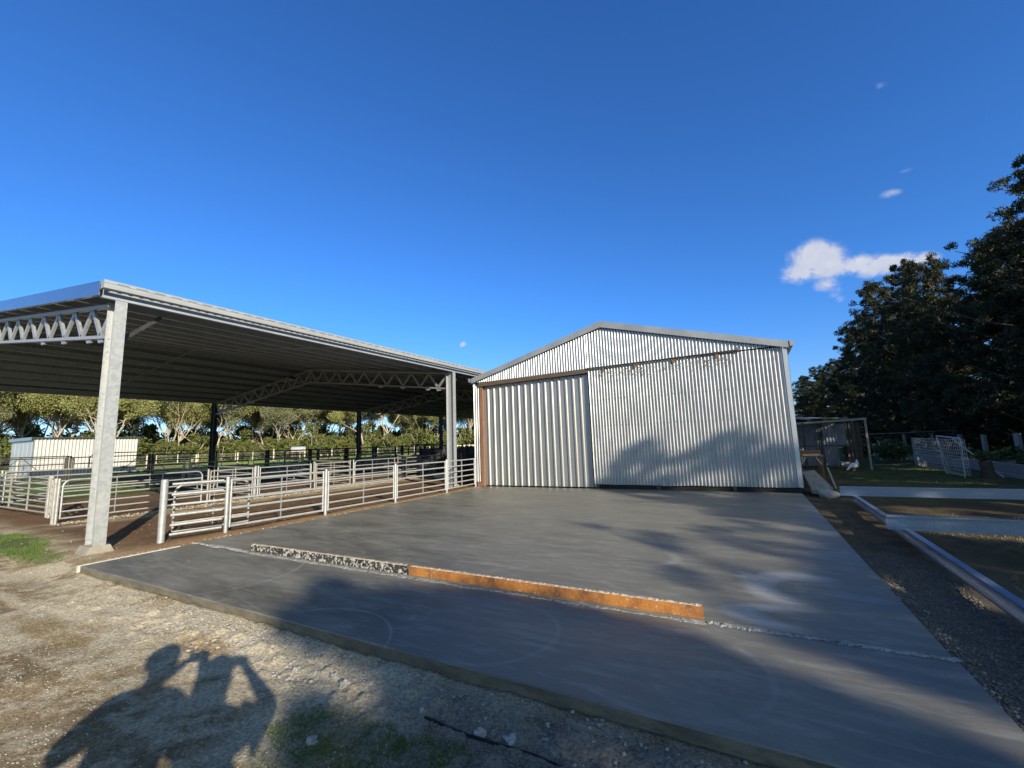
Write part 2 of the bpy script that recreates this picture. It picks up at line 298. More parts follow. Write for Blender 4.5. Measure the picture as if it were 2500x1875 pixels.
def build_ground():
    xs = axis_lines([(-3000, -400, 400), (-400, -100, 30), (-100, -40, 4), (-40, -20, .8), (-20, -13, .16), (-13, -8.7, .05), (-8.7, 1.1, .035), (1.1, 3.2, .04), (3.2, 9, .15), (9, 30, 1.2), (30, 150, 12), (150, 3000, 475)])
    ys = axis_lines([(-3000, -200, 400), (-200, -30, 17), (-30, -4, 2), (-4, .3, .3), (.3, 2.8, .028), (2.8, 9, .10), (9, 30, .28), (30, 90, 2.5), (90, 300, 20), (300, 3000, 450)])
    X, Y = np.meshgrid(xs, ys); Z = ground_base(X, Y)
    d = fbm(X, Y, 1.6, 4, 3)-.5; d2 = fbm(X, Y, 9, 4, 9)-.5
    near = sstep(60, 20, np.hypot(X, Y-5))
    Z = Z + near*(d*.05 + d2*.017*sstep(14, 8, np.hypot(X+5, Y-2)))
    lift = sstep(2.15, 2.62, Y)*sstep(2.9, 2.68, Y)*(X > -8.4)*(X < 1.2)
    Z = Z + lift*(.005+.05*np.clip(fbm(X, Y, 5, 4, 31)-.45, 0, 1)) - .02*sstep(2.45, 2.68, Y)*(Y < 2.75)*(X > -8.4)*(X < 1.2)
    crumb = np.clip(fbm(X, Y, 11, 4, 77)-.50, 0, 1); Z = Z + crumb*.13*sstep(1.75, 2.2, Y)*sstep(2.60, 2.45, Y)*(X > -7.5)*(X < 1.2)
    # keep below the slab and the big shed
    ins = (X > SX0+.02) & (X < SX1-.02) & (Y > SY0+.02) & (Y < 26)
    Z = np.where(ins, np.minimum(Z, -.22), Z)
    edge = sstep(.5, 0, np.minimum(np.abs(X-SX0), np.abs(X-SX1)))*(Y > SY0)*(Y < SY1)
    Z = np.where(~ins & (edge > 0), np.minimum(Z, -.012 + 0*Z), Z)
    n1 = fbm(X, Y, .9, 5, 11); n2 = fbm(X, Y, 3.5, 5, 21); n3 = fbm(X, Y, .25, 4, 41); n4 = fbm(X, Y, 12, 3, 51)
    # weights
    brown = np.array([.150, .088, .048]); dbrown = np.array([.085, .055, .035]); tan = np.array([.30, .225, .13]); pale = np.array([.50, .43, .31])
    green = np.array([.085, .145, .028]); bright = np.array([.33, .40, .075]); grey = np.array([.13, .115, .098]); darksoil = np.array([.060, .046, .034]); dry = np.array([.17, .135, .075])
    C = np.empty(X.shape+(3,)); C[:] = brown
    def mixin(w, col):
        nonlocal C
        w = np.clip(w, 0, 1)[..., None]; C = C*(1-w) + np.asarray(col)*w
    mixin((n2-.45)*3, dbrown)
    # pasture beyond the yards, its green brightened to paint missing sunlight
    past = np.clip(sstep(-28.5, -31, X+2*(n1-.5)) + sstep(36, 40, Y)*(X < 0), 0, 1)
    mixin(past, bright*.9); mixin(past*(n1-.4)*3, green*1.3); mixin(past*sstep(.56, .66, n3), dry*1.6)
    # grass strip under/left of the yards
    mixin(sstep(-19, -21, X)*sstep(-30, -27, X)*sstep(14, 8, Y)*sstep(.35, .55, n1+.1), green)
    # front: dry pale ground
    fr = sstep(3.9, 2.6, Y+.35*(n1-.5)*4)*sstep(6, 1, X)
    mixin(fr, tan); mixin(fr*sstep(.40, .60, n2), pale*.86); mixin(fr*sstep(.50, .62, n1), tan*.72); mixin(fr*sstep(.55, .68, n4)*.7, pale)
    limec = sstep(.50, .56, fbm(X, Y, 11, 4, 77))*sstep(1.7, 2.2, Y)*sstep(2.62, 2.5, Y)*(X > -8)*(X < 1.2); mixin(limec*.8, pale*1.1)
    lime = sstep(.9, .1, np.abs(Y-(2.45-.08*(X+5))))*sstep(.35, .6, n2+.12)*(X > -10)*(X < 1.5)*(Y < 2.8)
    mixin(lime*.9, pale)
    # grey gravel bottom right of front
    g1 = sstep(-3.0, -1.8, X+.6*(n1-.5))*sstep(2.9, 2.4, Y)
    mixin(g1*.75, grey*1.25)
    # yards' brown manure lane next to fence edge lighter
    mixin(sstep(-9.6, -9.0, X)*(X < -8.6)*(Y > 3.0)*(Y < 14)*.8, np.array([.32, .20, .11]))
    mixin(sstep(1.0, .3, np.abs(X+14.3))*sstep(3.6, 4.2, Y)*sstep(19, 18, Y)*sstep(.35, .5, n2)*.8, np.array([.42, .36, .26]))
    # right yard, grass colours darkened to paint its shade
    rt = (X > 1.05)*1.0
    mixin(rt, darksoil*1.15); mixin(rt*sstep(.42, .58, n2), dry*.62); mixin(rt*sstep(1.9, 3.4, X+1.2*(n1-.5))*sstep(12.2, 13.8, Y+2*(n1-.5))*.7, green*.30+dry*.35); mixin(rt*sstep(2.2, 2.8, X)*sstep(.50, .62, n1)*.35, green*.35)
    mixin(rt*sstep(2.6, 1.6, X+.5*(n1-.5))*sstep(8.0, 6.5, Y)*.85, grey*1.1)
    # small green patches front left and bottom centre
    def patch(cx, cy, rx, ry, w=1): return w*sstep(1.15, .6, np.hypot((X-cx)/rx, (Y-cy)/ry)+.9*(n2-.5))
    mixin(patch(-12.9, 2.75, 1.9, .5)*.85, green*.8); mixin(patch(-10.6, 2.75, .9, .2)*.7, green); mixin(patch(-2.35, 1.95, .50, .22)*.55, green*.45+dbrown*.5); mixin(patch(-1.72, 2.05, .22, .14)*.5, green*.45+dbrown*.5); mixin(patch(-2.1, 1.5, .5, .4)*.5, green*.4+dbrown*.5)
    mixin(patch(-6.9, 2.05, .8, .10)*.9, pale*1.1); mixin(patch(-5.6, 2.35, .6, .12)*.9, pale*1.1); mixin(patch(-8.2, 1.9, 1.2, .08)*.7, pale*1.05); mixin(patch(-4.0, 2.43, .5, .08)*.9, pale*1.1)
    mixin(patch(-6.2, 1.75, 1.1, .14)*.6, np.array([.26, .19, .07])); mixin(patch(-4.4, 2.25, .5, .12)*.6, np.array([.34, .23, .11]))
    rut = sstep(.035, .01, np.abs(Y-(1.30+.055*(X+9))-.03*(n1-.5)))*(X < -3); mixin(rut*.5, pale)
    V = np.stack([X, Y, Z], -1).reshape(-1, 3); nx, ny = len(xs), len(ys)
    i = np.arange(nx-1)[None, :] + nx*np.arange(ny-1)[:, None]
    Fq = np.stack([i, i+1, i+1+nx, i+nx], -1).reshape(-1, 4)
    m = bpy.data.materials.new('ground_soil'); m.use_nodes = True; nt = m.node_tree; P = nt.nodes['Principled BSDF']; N = nt.nodes.new; L = nt.links.new
    P.inputs['Roughness'].default_value = .95; P.inputs['Specular IOR Level'].default_value = .15
    at = N('ShaderNodeAttribute'); at.attribute_name = 'soil'; tc = N('ShaderNodeTexCoord')
    nA = N('ShaderNodeTexNoise'); nA.inputs['Scale'].default_value = 42; nA.inputs['Detail'].default_value = 10; nA.inputs['Roughness'].default_value = .72; L(tc.outputs['Object'], nA.inputs[0])
    mr = N('ShaderNodeMapRange'); mr.inputs[1].default_value = .32; mr.inputs[2].default_value = .68; mr.inputs[3].default_value = .38; mr.inputs[4].default_value = 1.55; L(nA.outputs[0], mr.inputs[0])
    vm = N('ShaderNodeVectorMath'); vm.operation = 'SCALE'; L(at.outputs['Color'], vm.inputs[0]); L(mr.outputs[0], vm.inputs['Scale'])
    vo = N('ShaderNodeTexVoronoi'); vo.inputs['Scale'].default_value = 26; L(tc.outputs['Object'], vo.inputs['Vector'])
    ms = N('ShaderNodeMapRange'); ms.inputs[1].default_value = .17; ms.inputs[2].default_value = .10; ms.inputs[4].default_value = .55; L(vo.outputs['Distance'], ms.inputs[0])
    nB = N('ShaderNodeTexNoise'); nB.inputs['Scale'].default_value = 3; nB.inputs['Detail'].default_value = 3; L(tc.outputs['Object'], nB.inputs[0])
    mg = N('ShaderNodeMapRange'); mg.inputs[1].default_value = .48; mg.inputs[2].default_value = .62; L(nB.outputs[0], mg.inputs[0])
    mm = N('ShaderNodeMath'); mm.operation = 'MULTIPLY'; L(ms.outputs[0], mm.inputs[0]); L(mg.outputs[0], mm.inputs[1])
    sc2 = N('ShaderNodeVectorMath'); sc2.operation = 'SCALE'; sc2.inputs['Scale'].default_value = 1.7; L(at.outputs['Color'], sc2.inputs[0])
    mx = N('ShaderNodeMix'); mx.data_type = 'RGBA'; L(mm.outputs[0], mx.inputs[0]); L(vm.outputs[0], mx.inputs[6]); L(sc2.outputs[0], mx.inputs[7]); L(mx.outputs[2], P.inputs['Base Color'])
    bp = N('ShaderNodeBump'); bp.inputs['Distance'].default_value = .035; bp.inputs['Strength'].default_value = 1.0; L(nA.outputs[0], bp.inputs['Height']); L(bp.outputs[0], P.inputs['Normal'])
    me = np_mesh('ground', V, Fq, m, smooth=True)
    ca = me.color_attributes.new('soil', 'FLOAT_COLOR', 'POINT'); ca.data.foreach_set('color', np.concatenate([C.reshape(-1, 3), np.ones((V.shape[0], 1))], 1).astype(np.float32).ravel())
    ob = bpy.data.objects.new('ground', me); COL.objects.link(ob); tag(ob, kind='structure')
build_ground()

# ------------------------------------------------------------------ concrete slab and apron
def slab_material():
    m = bpy.data.materials.new('fresh_concrete'); m.use_nodes = True; nt = m.node_tree; P = nt.nodes['Principled BSDF']; N = nt.nodes.new; L = nt.links.new
    tc = N('ShaderNodeTexCoord')
    def noise(sc, det, rough, vec, dist=0):
        n = N('ShaderNodeTexNoise'); n.inputs['Scale'].default_value = sc; n.inputs['Detail'].default_value = det; n.inputs['Roughness'].default_value = rough; n.inputs['Distortion'].default_value = dist; L(vec, n.inputs[0]); return n.outputs[0]
    def mrange(v, a, b, c=0, d=1):
        r = N('ShaderNodeMapRange'); r.inputs[1].default_value = a; r.inputs[2].default_value = b; r.inputs[3].default_value = c; r.inputs[4].default_value = d; L(v, r.inputs[0]); return r.outputs[0]
    def mix(f, a, b):
        x = N('ShaderNodeMix'); x.data_type = 'RGBA'; L(f, x.inputs[0])
        if isinstance(a, tuple): x.inputs[6].default_value = rgb(a)
        else: L(a, x.inputs[6])
        if isinstance(b, tuple): x.inputs[7].default_value = rgb(b)
        else: L(b, x.inputs[7])
        return x.outputs[2]
    mp = N('ShaderNodeMapping'); mp.inputs['Rotation'].default_value = (0, 0, R(25)); mp.inputs['Scale'].default_value = (.5, 1.6, 1); L(tc.outputs['Object'], mp.inputs[0])
    big = noise(.9, 6, .6, mp.outputs[0], .8); fine = noise(60, 4, .6, tc.outputs['Object']); mid = noise(3.5, 8, .7, mp.outputs[0], 1.5)
    c = mix(mrange(big, .36, .62), (.088, .082, .066), (.155, .147, .120))
    c = mix(mrange(mid, .52, .72, 0, .60), c, (.26, .25, .215))
    c = mix(mrange(mid, .30, .46, .65, 0), c, (.088, .088, .086))
    st = N('ShaderNodeMapping'); st.inputs['Scale'].default_value = (.9, 5.5, 1); st.inputs['Rotation'].default_value = (0, 0, R(8)); L(tc.outputs['Object'], st.inputs[0]); streak = noise(1.6, 7, .65, st.outputs[0], .6)
    c = mix(mrange(streak, .50, .70, 0, .38), c, (.27, .265, .24)); c = mix(mrange(streak, .30, .45, .45, 0), c, (.10, .099, .095))
    # trowel sweeps: arcs about a few centres
    sep = N('ShaderNodeSeparateXYZ'); L(tc.outputs['Object'], sep.inputs[0])
    def mathn(op, a, b):
        n = N('ShaderNodeMath'); n.operation = op
        for i, v in enumerate((a, b)):
            if isinstance(v, (int, float)): n.inputs[i].default_value = v
            else: L(v, n.inputs[i])
        return n.outputs[0]
    def arc(cx, cy, r, w, ang, span, amt, col, ell=1.0):
        nonlocal c
        dx = mathn('SUBTRACT', sep.outputs[0], cx); dy = mathn('MULTIPLY', mathn('SUBTRACT', sep.outputs[1], cy), ell)
        d = mathn('SQRT', mathn('ADD', mathn('MULTIPLY', dx, dx), mathn('MULTIPLY', dy, dy)), 0)
        ring = mrange(mathn('ABSOLUTE', mathn('SUBTRACT', d, r), 0), w, w*.3, 0, amt)
        ca, sa = math.cos(R(ang)), math.sin(R(ang))
        dot = mathn('DIVIDE', mathn('ADD', mathn('MULTIPLY', dx, ca), mathn('MULTIPLY', dy, sa)), mathn('MAXIMUM', d, .01))
        am = mrange(dot, math.cos(R(span)), math.cos(R(span*.6)))
        f = mathn('MULTIPLY', mathn('MULTIPLY', ring, am), mrange(mid, .36, .56, .45, 1))
        c = mix(f, c, col)
    pal = (.33, .325, .31)
    arc(-3.4, 2.35, .80, .018, 60, 110, .40, pal, 1.0)
    arc(.35, 5.35, .40, .20, 160, 125, .85, pal, .9)
    arc(.35, 5.35, .22, .035, 170, 120, .7, (.09, .09, .09), .9)
    arc(.35, 4.50, .55, .22, 175, 95, .8, pal, 2.2)
    arc(-1.2, 3.4, .5, .04, -40, 110, .30, (.11, .11, .11)); arc(-1.1, 3.4, .8, .03, -40, 110, .3, (.11, .11, .11)); arc(-.6, 3.3, .6, .03, -30, 110, .3, (.22, .22, .21))
    arc(-7.6, 3.1, .45, .015, 30, 100, .35, pal); arc(-6.2, 3.4, .9, .03, 10, 80, .3, pal)
    arc(-1.3, 6.0, .35, .08, -10, 80, .4, pal); arc(-.2, 5.65, .05, .10, 0, 170, .8, pal); arc(-1.9, 3.3, 1.1, .05, -35, 100, .3, (.11, .11, .11)); arc(-2.1, 3.3, .6, .03, 0, 120, .35, (.24, .24, .22))
    c = mix(mrange(fine, .60, .75, 0, .25), c, (.30, .30, .28))
    vr = N('ShaderNodeTexVoronoi'); vr.inputs['Scale'].default_value = 5.5; L(tc.outputs['Object'], vr.inputs['Vector']); spot = mrange(vr.outputs['Distance'], .045, .02, 0, .8); sel = mrange(noise(2.2, 3, .5, tc.outputs['Object']), .55, .60)
    c = mix(mathn('MULTIPLY', spot, sel), c, (.36, .35, .32)); dk = noise(7, 9, .75, tc.outputs['Object'], .4); c = mix(mrange(dk, .62, .72, 0, .5), c, (.075, .073, .068)); c = mix(mrange(dk, .36, .28, 0, .35), c, (.27, .26, .23))
    L(c, P.inputs['Base Color'])
    rr = mrange(big, .35, .65, .42, .66); L(rr, P.inputs['Roughness']); P.inputs['Specular IOR Level'].default_value = .5
    bp = N('ShaderNodeBump'); bp.inputs['Distance'].default_value = .004; bp.inputs['Strength'].default_value = .6; L(mid, bp.inputs['Height']); L(bp.outputs[0], P.inputs['Normal'])
    return m
M['slab'] = slab_material()
M['slab_edge'] = material('raw_slab_edge', (.11, .092, .06), (.18, .155, .105), rough=.95, scale=5, stretch=(1, 1, 3), bump=.006, bscale=30, col3=(.10, .085, .06), scale3=3, cut3=(.5, .6))
def slab_piece(name, x0, x1, y0, y1, ztop, zbot, jitter_front=False):
    nx = 120; xs = np.linspace(x0, x1, nx+1)
    mb = MB(); n0 = [(.004*mnoise.noise(Vector((x*2.3, 1.1, y0))) + .003*mnoise.noise(Vector((x*9, 4, y0)))) if jitter_front else 0 for x in xs]
    top = [(x, y0+n0[i]+.006, ztop) for i, x in enumerate(xs)]; lip = [(x, y0+n0[i], ztop-.010) for i, x in enumerate(xs)]; bot = [(x, y0+.004, zbot) for x in xs]; back = [(x, y1, ztop) for x in xs]
    for i in range(nx):
        mb.add([top[i], top[i+1], back[i+1], back[i]], [(0, 1, 2, 3)], 0)
        mb.add([lip[i], lip[i+1], top[i+1], top[i]], [(0, 1, 2, 3)], 0)
        mb.add([bot[i], bot[i+1], lip[i+1], lip[i]], [(0, 1, 2, 3)], 1)
    mb.add([(x0, y0, zbot), (x0, y0, ztop), (x0, y1, ztop), (x0, y1, zbot)], [(0, 1, 2, 3)], 1)
    mb.add([(x1, y0, zbot), (x1, y1, zbot), (x1, y1, ztop), (x1, y0, ztop)], [(0, 1, 2, 3)], 1)
    mb.add([(x0, y1, zbot), (x0, y1, ztop), (x1, y1, ztop), (x1, y1, zbot)], [(0, 1, 2, 3)], 1)
    o = mb.build(name, [M['slab'], M['slab_edge']], origin=(0, 0, 0)); return tag(o, kind='structure')
slab_piece('concrete_slab', SX0, SX1, 4.17, SY1, 0, -.3)
slab_piece('concrete_apron', SX0, SX1+.02, SY0, 4.166, -.012, -.3, True)
def rough_strip(name, p0, p1, w, h, mat, n=160, seed=0, zbase=0., kind=None, parent=None):
    rnd = random.Random(seed); mb = MB(); p0, p1 = Vector(p0), Vector(p1); d = (p1-p0); a = Vector((-d.y, d.x, 0)).normalized()
    prof = [(-.5, 0), (-.28, .7), (.1, 1), (.35, .6), (.5, 0)]; rows = []; wv = hv = .6; ov = 0
    for i in range(n+1):
        wv += .35*(rnd.random()-.5)*1.2 - .12*(wv-.8); hv += .5*(rnd.random()-.5) - .2*(hv-.6); ov += .3*(rnd.random()-.5) - .1*ov; q = p0 + d*i/n
        rows.append([q + a*(c*w*max(.25, wv)*(1+.25*(rnd.random()-.5))+ov*w*.5) + Vector((0, 0, zbase+k*h*max(.1, hv)*(.7+.6*rnd.random())+(-.004 if k == 0 else 0))) for c, k in prof])
    for i in range(n):
        for j in range(4): mb.add([rows[i][j], rows[i+1][j], rows[i+1][j+1], rows[i][j+1]], [(0, 1, 2, 3)])
    return mb.build(name, mat, parent)
tag(rough_strip('cement_slurry_ridge', (-8.6, 4.15, 0), (-7.0, 4.13, 0), .10, .020, M['laitance'], 90, 1), 'pale crumbly cement ridge on the joint left of the speckled beam', 'cement ridge', 'cement ridges along the slab joint')
tag(rough_strip('cement_slurry_ridge', (-7.0, 4.13, -.012), (-.45, 4.12, -.012), .085, .012, M['laitance'], 330, 2), 'thin pale cement smear along the foot of the two form beams', 'cement ridge', 'cement ridges along the slab joint')
tag(rough_strip('cement_slurry_ridge', (-.45, 4.16, -.006), (1.12, 4.165, -.006), .09, .008, M['laitance'], 260, 3), 'pale crumbly cement ridge on the joint right of the orange beam', 'cement ridge', 'cement ridges along the slab joint')
# pale board at the left edge
mb = MB(); mb.box(-8.72, -8.665, 2.66, 3.95, -.10, -.003); o = mb.build('edge_board', M['concrete_pale']); tag(o, 'pale narrow edge board beside the left front corner of the slab', 'board')
def channel_beam(name, x0, x1, y, mat, label):
    mb = MB(); h = .098; w = .055; t = .007
    prof = [(-w/2, 0), (w/2, 0), (w/2, t), (-w/2+t, t), (-w/2+t, h-t), (w/2, h-t), (w/2, h), (-w/2, h)]
    prof = [(-a, b) for a, b in prof][::-1]
    # web toward the camera (-Y)
    mb.extrude([(a, b) for a, b in prof], (x0, y, .002), (x1, y, .002)); o = mb.build(name, mat); tag(o, label, 'form beam', 'form beams on the slab joint'); return o
channel_beam('form_beam', -7.02, -3.81, 4.205, M['speckle'], 'dark steel form beam thickly speckled with white cement splashes')
b2 = channel_beam('form_beam', -3.75, -.48, 4.205, M['orange'], 'bright orange steel form beam dotted with cement at the slab joint')
mb = MB(); mb.box(-3.772, -3.756, 4.17, 4.24, .003, .108); mb.build('end_plate', M['rust'], b2, origin=b2['_o'])

def crust(x0, x1, parent, seed):
    rnd = random.Random(seed); mb = MB(); n = int((x1-x0)*45); rows = []
    for i in range(n+1):
        x = x0+(x1-x0)*i/n; hh = .003+.007*rnd.random()**2; a = -.026+.012*rnd.random(); b = .026-.010*rnd.random()
        rows.append([(x, 4.205+a, .0995), (x, 4.205+a+.004, .1+hh), (x, 4.205+b-.004, .1+hh), (x, 4.205+b, .0995)])
    for i in range(n):
        for j in range(3): mb.add([rows[i][j], rows[i+1][j], rows[i+1][j+1], rows[i][j+1]], [(0, 1, 2, 3)])
    mb.build('cement_crust', M['crust'], parent, origin=parent['_o'])
M['crust'] = material('dried_cement_crust', (.50, .43, .33), (.36, .25, .15), rough=.9, scale=18, contrast=(.4, .6), bump=.004, bscale=60)
crust(-3.74, -.49, b2, 4); crust(-7.01, -3.82, [o for o in bpy.data.objects if o.name == 'form_beam'][0], 5)
# ------------------------------------------------------------------ corrugated sheet helpers
def corr_wall(mb, x0, x1, y, zlo, zhi, pitch=.096, amp=.030, seg=8, face=-1, rows=5, axis='x', dent=0.0, mi=0, seed=0):
    n = int((x1-x0)/pitch*seg); vs = []
    for i in range(n+1):
        x = x0 + (x1-x0)*i/n; o = amp*math.cos(2*math.pi*(x-x0)/pitch)
        lo = zlo(x) if callable(zlo) else zlo; hi = zhi(x) if callable(zhi) else zhi
        for k in range(rows+1):
            z = lo + (hi-lo)*k/rows; dd = dent*mnoise.noise(Vector((x*.8+seed, z*1.3, seed))) if dent else 0
            c = y + face*o + dd
            vs.append((x, c, z) if axis == 'x' else (c, x, z))
    fs = []
    for i in range(n):
        for k in range(rows):
            a = i*(rows+1)+k; q = (a, a+rows+1, a+rows+2, a+1); fs.append(q if (axis == 'x') else q[::-1])
    mb.add(vs, fs, mi, True)
def deck_wall(mb, x0, x1, y, z0, z1, pitch=.25, rib=.05, h=.035, mi=0, axis='x', face=-1):
    xs = []; x = x0
    while x < x1-.01:
        for dx, o in ((0, 0), (pitch-rib-.05, 0), (pitch-rib-.02, h), (pitch-.03, h)):
            if x+dx <= x1: xs.append((x+dx, o))
        x += pitch
    xs.append((x1, 0)); vs = []
    for (x, o) in xs:
        for z in (z0, z1): vs.append((x, y+face*o, z) if axis == 'x' else (y+face*o, x, z))
    mb.add(vs, [((2*i, 2*i+2, 2*i+3, 2*i+1) if axis == 'x' else (2*i+1, 2*i+3, 2*i+2, 2*i)) for i in range(len(xs)-1)], mi, False)

# ------------------------------------------------------------------ gabled iron shed
def iron_shed():
    FX0, FX1, FY, BY = -9.05, 1.12, 13.65, 27.0; RX, RZ, EZ = -3.95, 5.36, 3.98
    roofz = lambda x: RZ - (RZ-EZ)*abs(x-RX)/(FX1-RX)
    t = thing('machinery_shed', (RX, 20, 0), 'big gabled shed of silver corrugated iron at the head of the new slab', 'shed')
    mb = MB()
    corr_wall(mb, -4.46, FX1, FY, lambda x: .13+.035*mnoise.noise(Vector((x*1.1, 2, 0)))+.04*(1 if x < -3 else 0)*0, lambda x: min(3.90, roofz(x)), dent=.02, seed=3)
    mb.build('front_wall', M['iron'], t)
    mb = MB(); corr_wall(mb, FX0, -8.78, FY, .16, 3.72, rows=2); mb.build('corner_sheet', M['iron'], t)
    mb = MB(); corr_wall(mb, FX0, -4.46, FY-.03, lambda x: min(3.865+.008*mnoise.noise(Vector((x*2, 0, 0))), roofz(x)-.01), lambda x: roofz(x), rows=1)
    corr_wall(mb, -4.46, FX1, FY-.03, lambda x: min(3.93, roofz(x)-.01), lambda x: roofz(x), rows=1, seed=1); mb.build('gable_wall', M['iron_gable'], t)
    mb = MB(); corr_wall(mb, FY, BY, FX1, .15, 3.98, axis='y', face=1, rows=1, seg=6); mb.build('side_wall', M['iron'], t)
    mb = MB(); corr_wall(mb, FY, BY, FX0, .15, 3.98, axis='y', face=-1, rows=1, seg=6); mb.build('side_wall', M['iron'], t)
    mb = MB(); corr_wall(mb, FX0, FX1, BY, .1, roofz, rows=1, seg=6); mb.build('back_wall', M['iron'], t)
    mb = MB(); mb.box(FX0+.05, FX1-.05, FY+.30, BY-.2, .02, 3.9); mb.box(-4.40, FX1-.03, FY+.04, FY+.29, -.2, .22); mb.build('interior_shade_box', M['dark_void'], t)  # near-black boxes stand in for shade inside and under the wall
    # sliding door in the opening
    mb = MB(); deck_wall(mb, -8.70, -4.44, FY+.10, .03, 3.74, pitch=.262, rib=.055, h=.035); d = mb.build('sliding_door', M['door'], t)
    mb = MB(); mb.box(-8.70, -4.44, FY+.14, FY+.17, .03, .12); mb.build('door_bottom_rail', M['dark_void'], d)
    mb = MB(); mb.bar((-8.80, FY-.035, 3.765), (-4.47, FY-.035, 3.835), .10, .15); mb.build('header_beam', M['beam_wood'], t)
    mb = MB(); mb.box(-8.785, -8.66, FY-.035, FY+.09, .0, 3.70); mb.build('door_post', M['red_wood'], t)
    mb = MB(); mb.box(-8.96, -8.79, FY-.03, FY+.08, -.1, .15); mb.build('brick_footing', M['red_wood'], t)
    # ragged edge of right wall beside door
    mb = MB(); 
    for k in range(46):
        z = .15 + k*.05; mb.box(-4.49-.012*random.random(), -4.455, FY-.02, FY+.05, z, z+.03+.03*random.random())
    mb.build('ragged_edge_strip', M['beam_wood'], t)
    # door track with hangers
    mb = MB(); mb.bar((-4.55, FY-.075, 3.90), (-.02, FY-.075, 3.945), .05, .022); mb.bar((-4.55, FY-.07, 3.868), (-.02, FY-.07, 3.913), .03, .014); mb.box(-.05, -.03, FY-.08, FY-.02, 3.88, 4.03); tr = mb.build('door_track', M['dark_steel'], t)
    for x in (-3.95, -2.93, -1.78, -.58):
        mb = MB(); z = 3.87+(x+4.5)*.01; mb.box(x-.03, x+.03, FY-.07, FY-.04, z-.13, z); mb.build('track_hanger', M['rust'], tr)
    # mud stains under the track: thin daubs on the ribs
    mb = MB(); rr = random.Random(5)
    for k in range(260):
        x = rr.uniform(-4.3, -.15); zt = 3.80+(x+4.5)*.01; zz = zt - abs(rr.gauss(.10, .13)) - .02; w = rr.uniform(.01, .035); h = rr.uniform(.01, .05)
        xr = FX0 + round((x+4.46)/.096)*.096 + (-4.46-FX0)
        mb.box(xr-w/2, xr+w/2, FY-.0335, FY-.0305, zz-h, zz)
    tag(mb.build('mud_daub', M['dirt_stain'], t), kind='stuff')
    mb = MB()
    for z in (.30, 1.15, 2.0, 2.85, 3.6):
        for k in range(31): x = -4.37+k*.18; mb.box(x-.008, x+.008, FY-.036, FY-.024, z-.008, z+.008)
    tag(mb.build('screw_heads', M['beam_wood'], t), kind='stuff')
    # stumps
    for x in (-4.42, -2.55, -.5):
        mb = MB(); mb.box(x, x+.09, FY-.005, FY+.035, -.02, .14); mb.build('stump', M['beam_wood'], t)
    # roof sheets with overhang
    for s in (-1, 1):
        mb = MB(); n = int((BY+.2-FY+.10)/.09*5); vs = []
        xe = RX + s*(FX1-RX+.14); ze = roofz(FX1+.14)+.05
        for i in range(n+1):
            y = FY-.10 + (BY+.3-FY)*i/n; o = .012*math.cos(2*math.pi*i/5)
            vs += [(RX, y, RZ+.06+o), (xe, y, ze+o)]
        mb.add(vs, [((2*i, 2*i+1, 2*i+3, 2*i+2) if s < 0 else (2*i, 2*i+2, 2*i+3, 2*i+1)) for i in range(n)], 0, True); mb.build('roof_sheet', M['zinc_under'], t)
        mb = MB(); a = Vector((RX, FY-.135, RZ-.045)); b = Vector((RX+s*(FX1-RX+.06), FY-.135, roofz(FX1+.06)-.045))
        d = (b-a)
        mb.add([(a.x, a.y, a.z-.095), (b.x, b.y, b.z-.085), (b.x, b.y, b.z+.10), (a.x, a.y, a.z+.12), (a.x, a.y+.09, a.z+.125), (b.x, b.y+.09, b.z+.105), (a.x, a.y+.012, a.z-.095), (b.x, b.y+.012, b.z-.085)],
               [(0, 1, 2, 3), (3, 2, 5, 4), (0, 6, 7, 1)] if s > 0 else [(3, 2, 1, 0), (4, 5, 2, 3), (1, 7, 6, 0)]); mb.build('barge_flashing', M['barge'], t)
        gx = RX + s*(FX1-RX+.09); gzz = 3.93
        mb = MB(); prof = [(0, -.10), (.07, -.11), (.13, .04), (.115, .04), (.06, -.095), (.0, -.09)]
        pr = [(q[0], q[1]) for q in prof] if s > 0 else [(-q[0], q[1]) for q in prof][::-1]
        mb.extrude(pr, (gx, FY-.13, gzz+.05), (gx, BY, gzz+.05)); mb.add([(gx, FY-.132, gzz-.05), (gx+s*.07, FY-.132, gzz-.06), (gx+s*.13, FY-.132, gzz+.09), (gx, FY-.132, gzz+.10)], [(0, 1, 2, 3)] if s > 0 else [(3, 2, 1, 0)])
        mb.build('gutter', M['barge'], t)
    mb = MB(); mb.extrude([(-.16, -.035), (0, .02), (.16, -.035), (.16, -.03), (0, .028), (-.16, -.03)], (RX, FY-.10, RZ+.065), (RX, BY+.2, RZ+.065)); mb.build('ridge_cap', M['barge'], t)
    mb = MB(); mb.box(FX1-.09, FX1+.02, FY-.046, FY-.034, .14, 3.95); mb.build('corner_flashing', M['iron_gable'], t)
iron_shed()

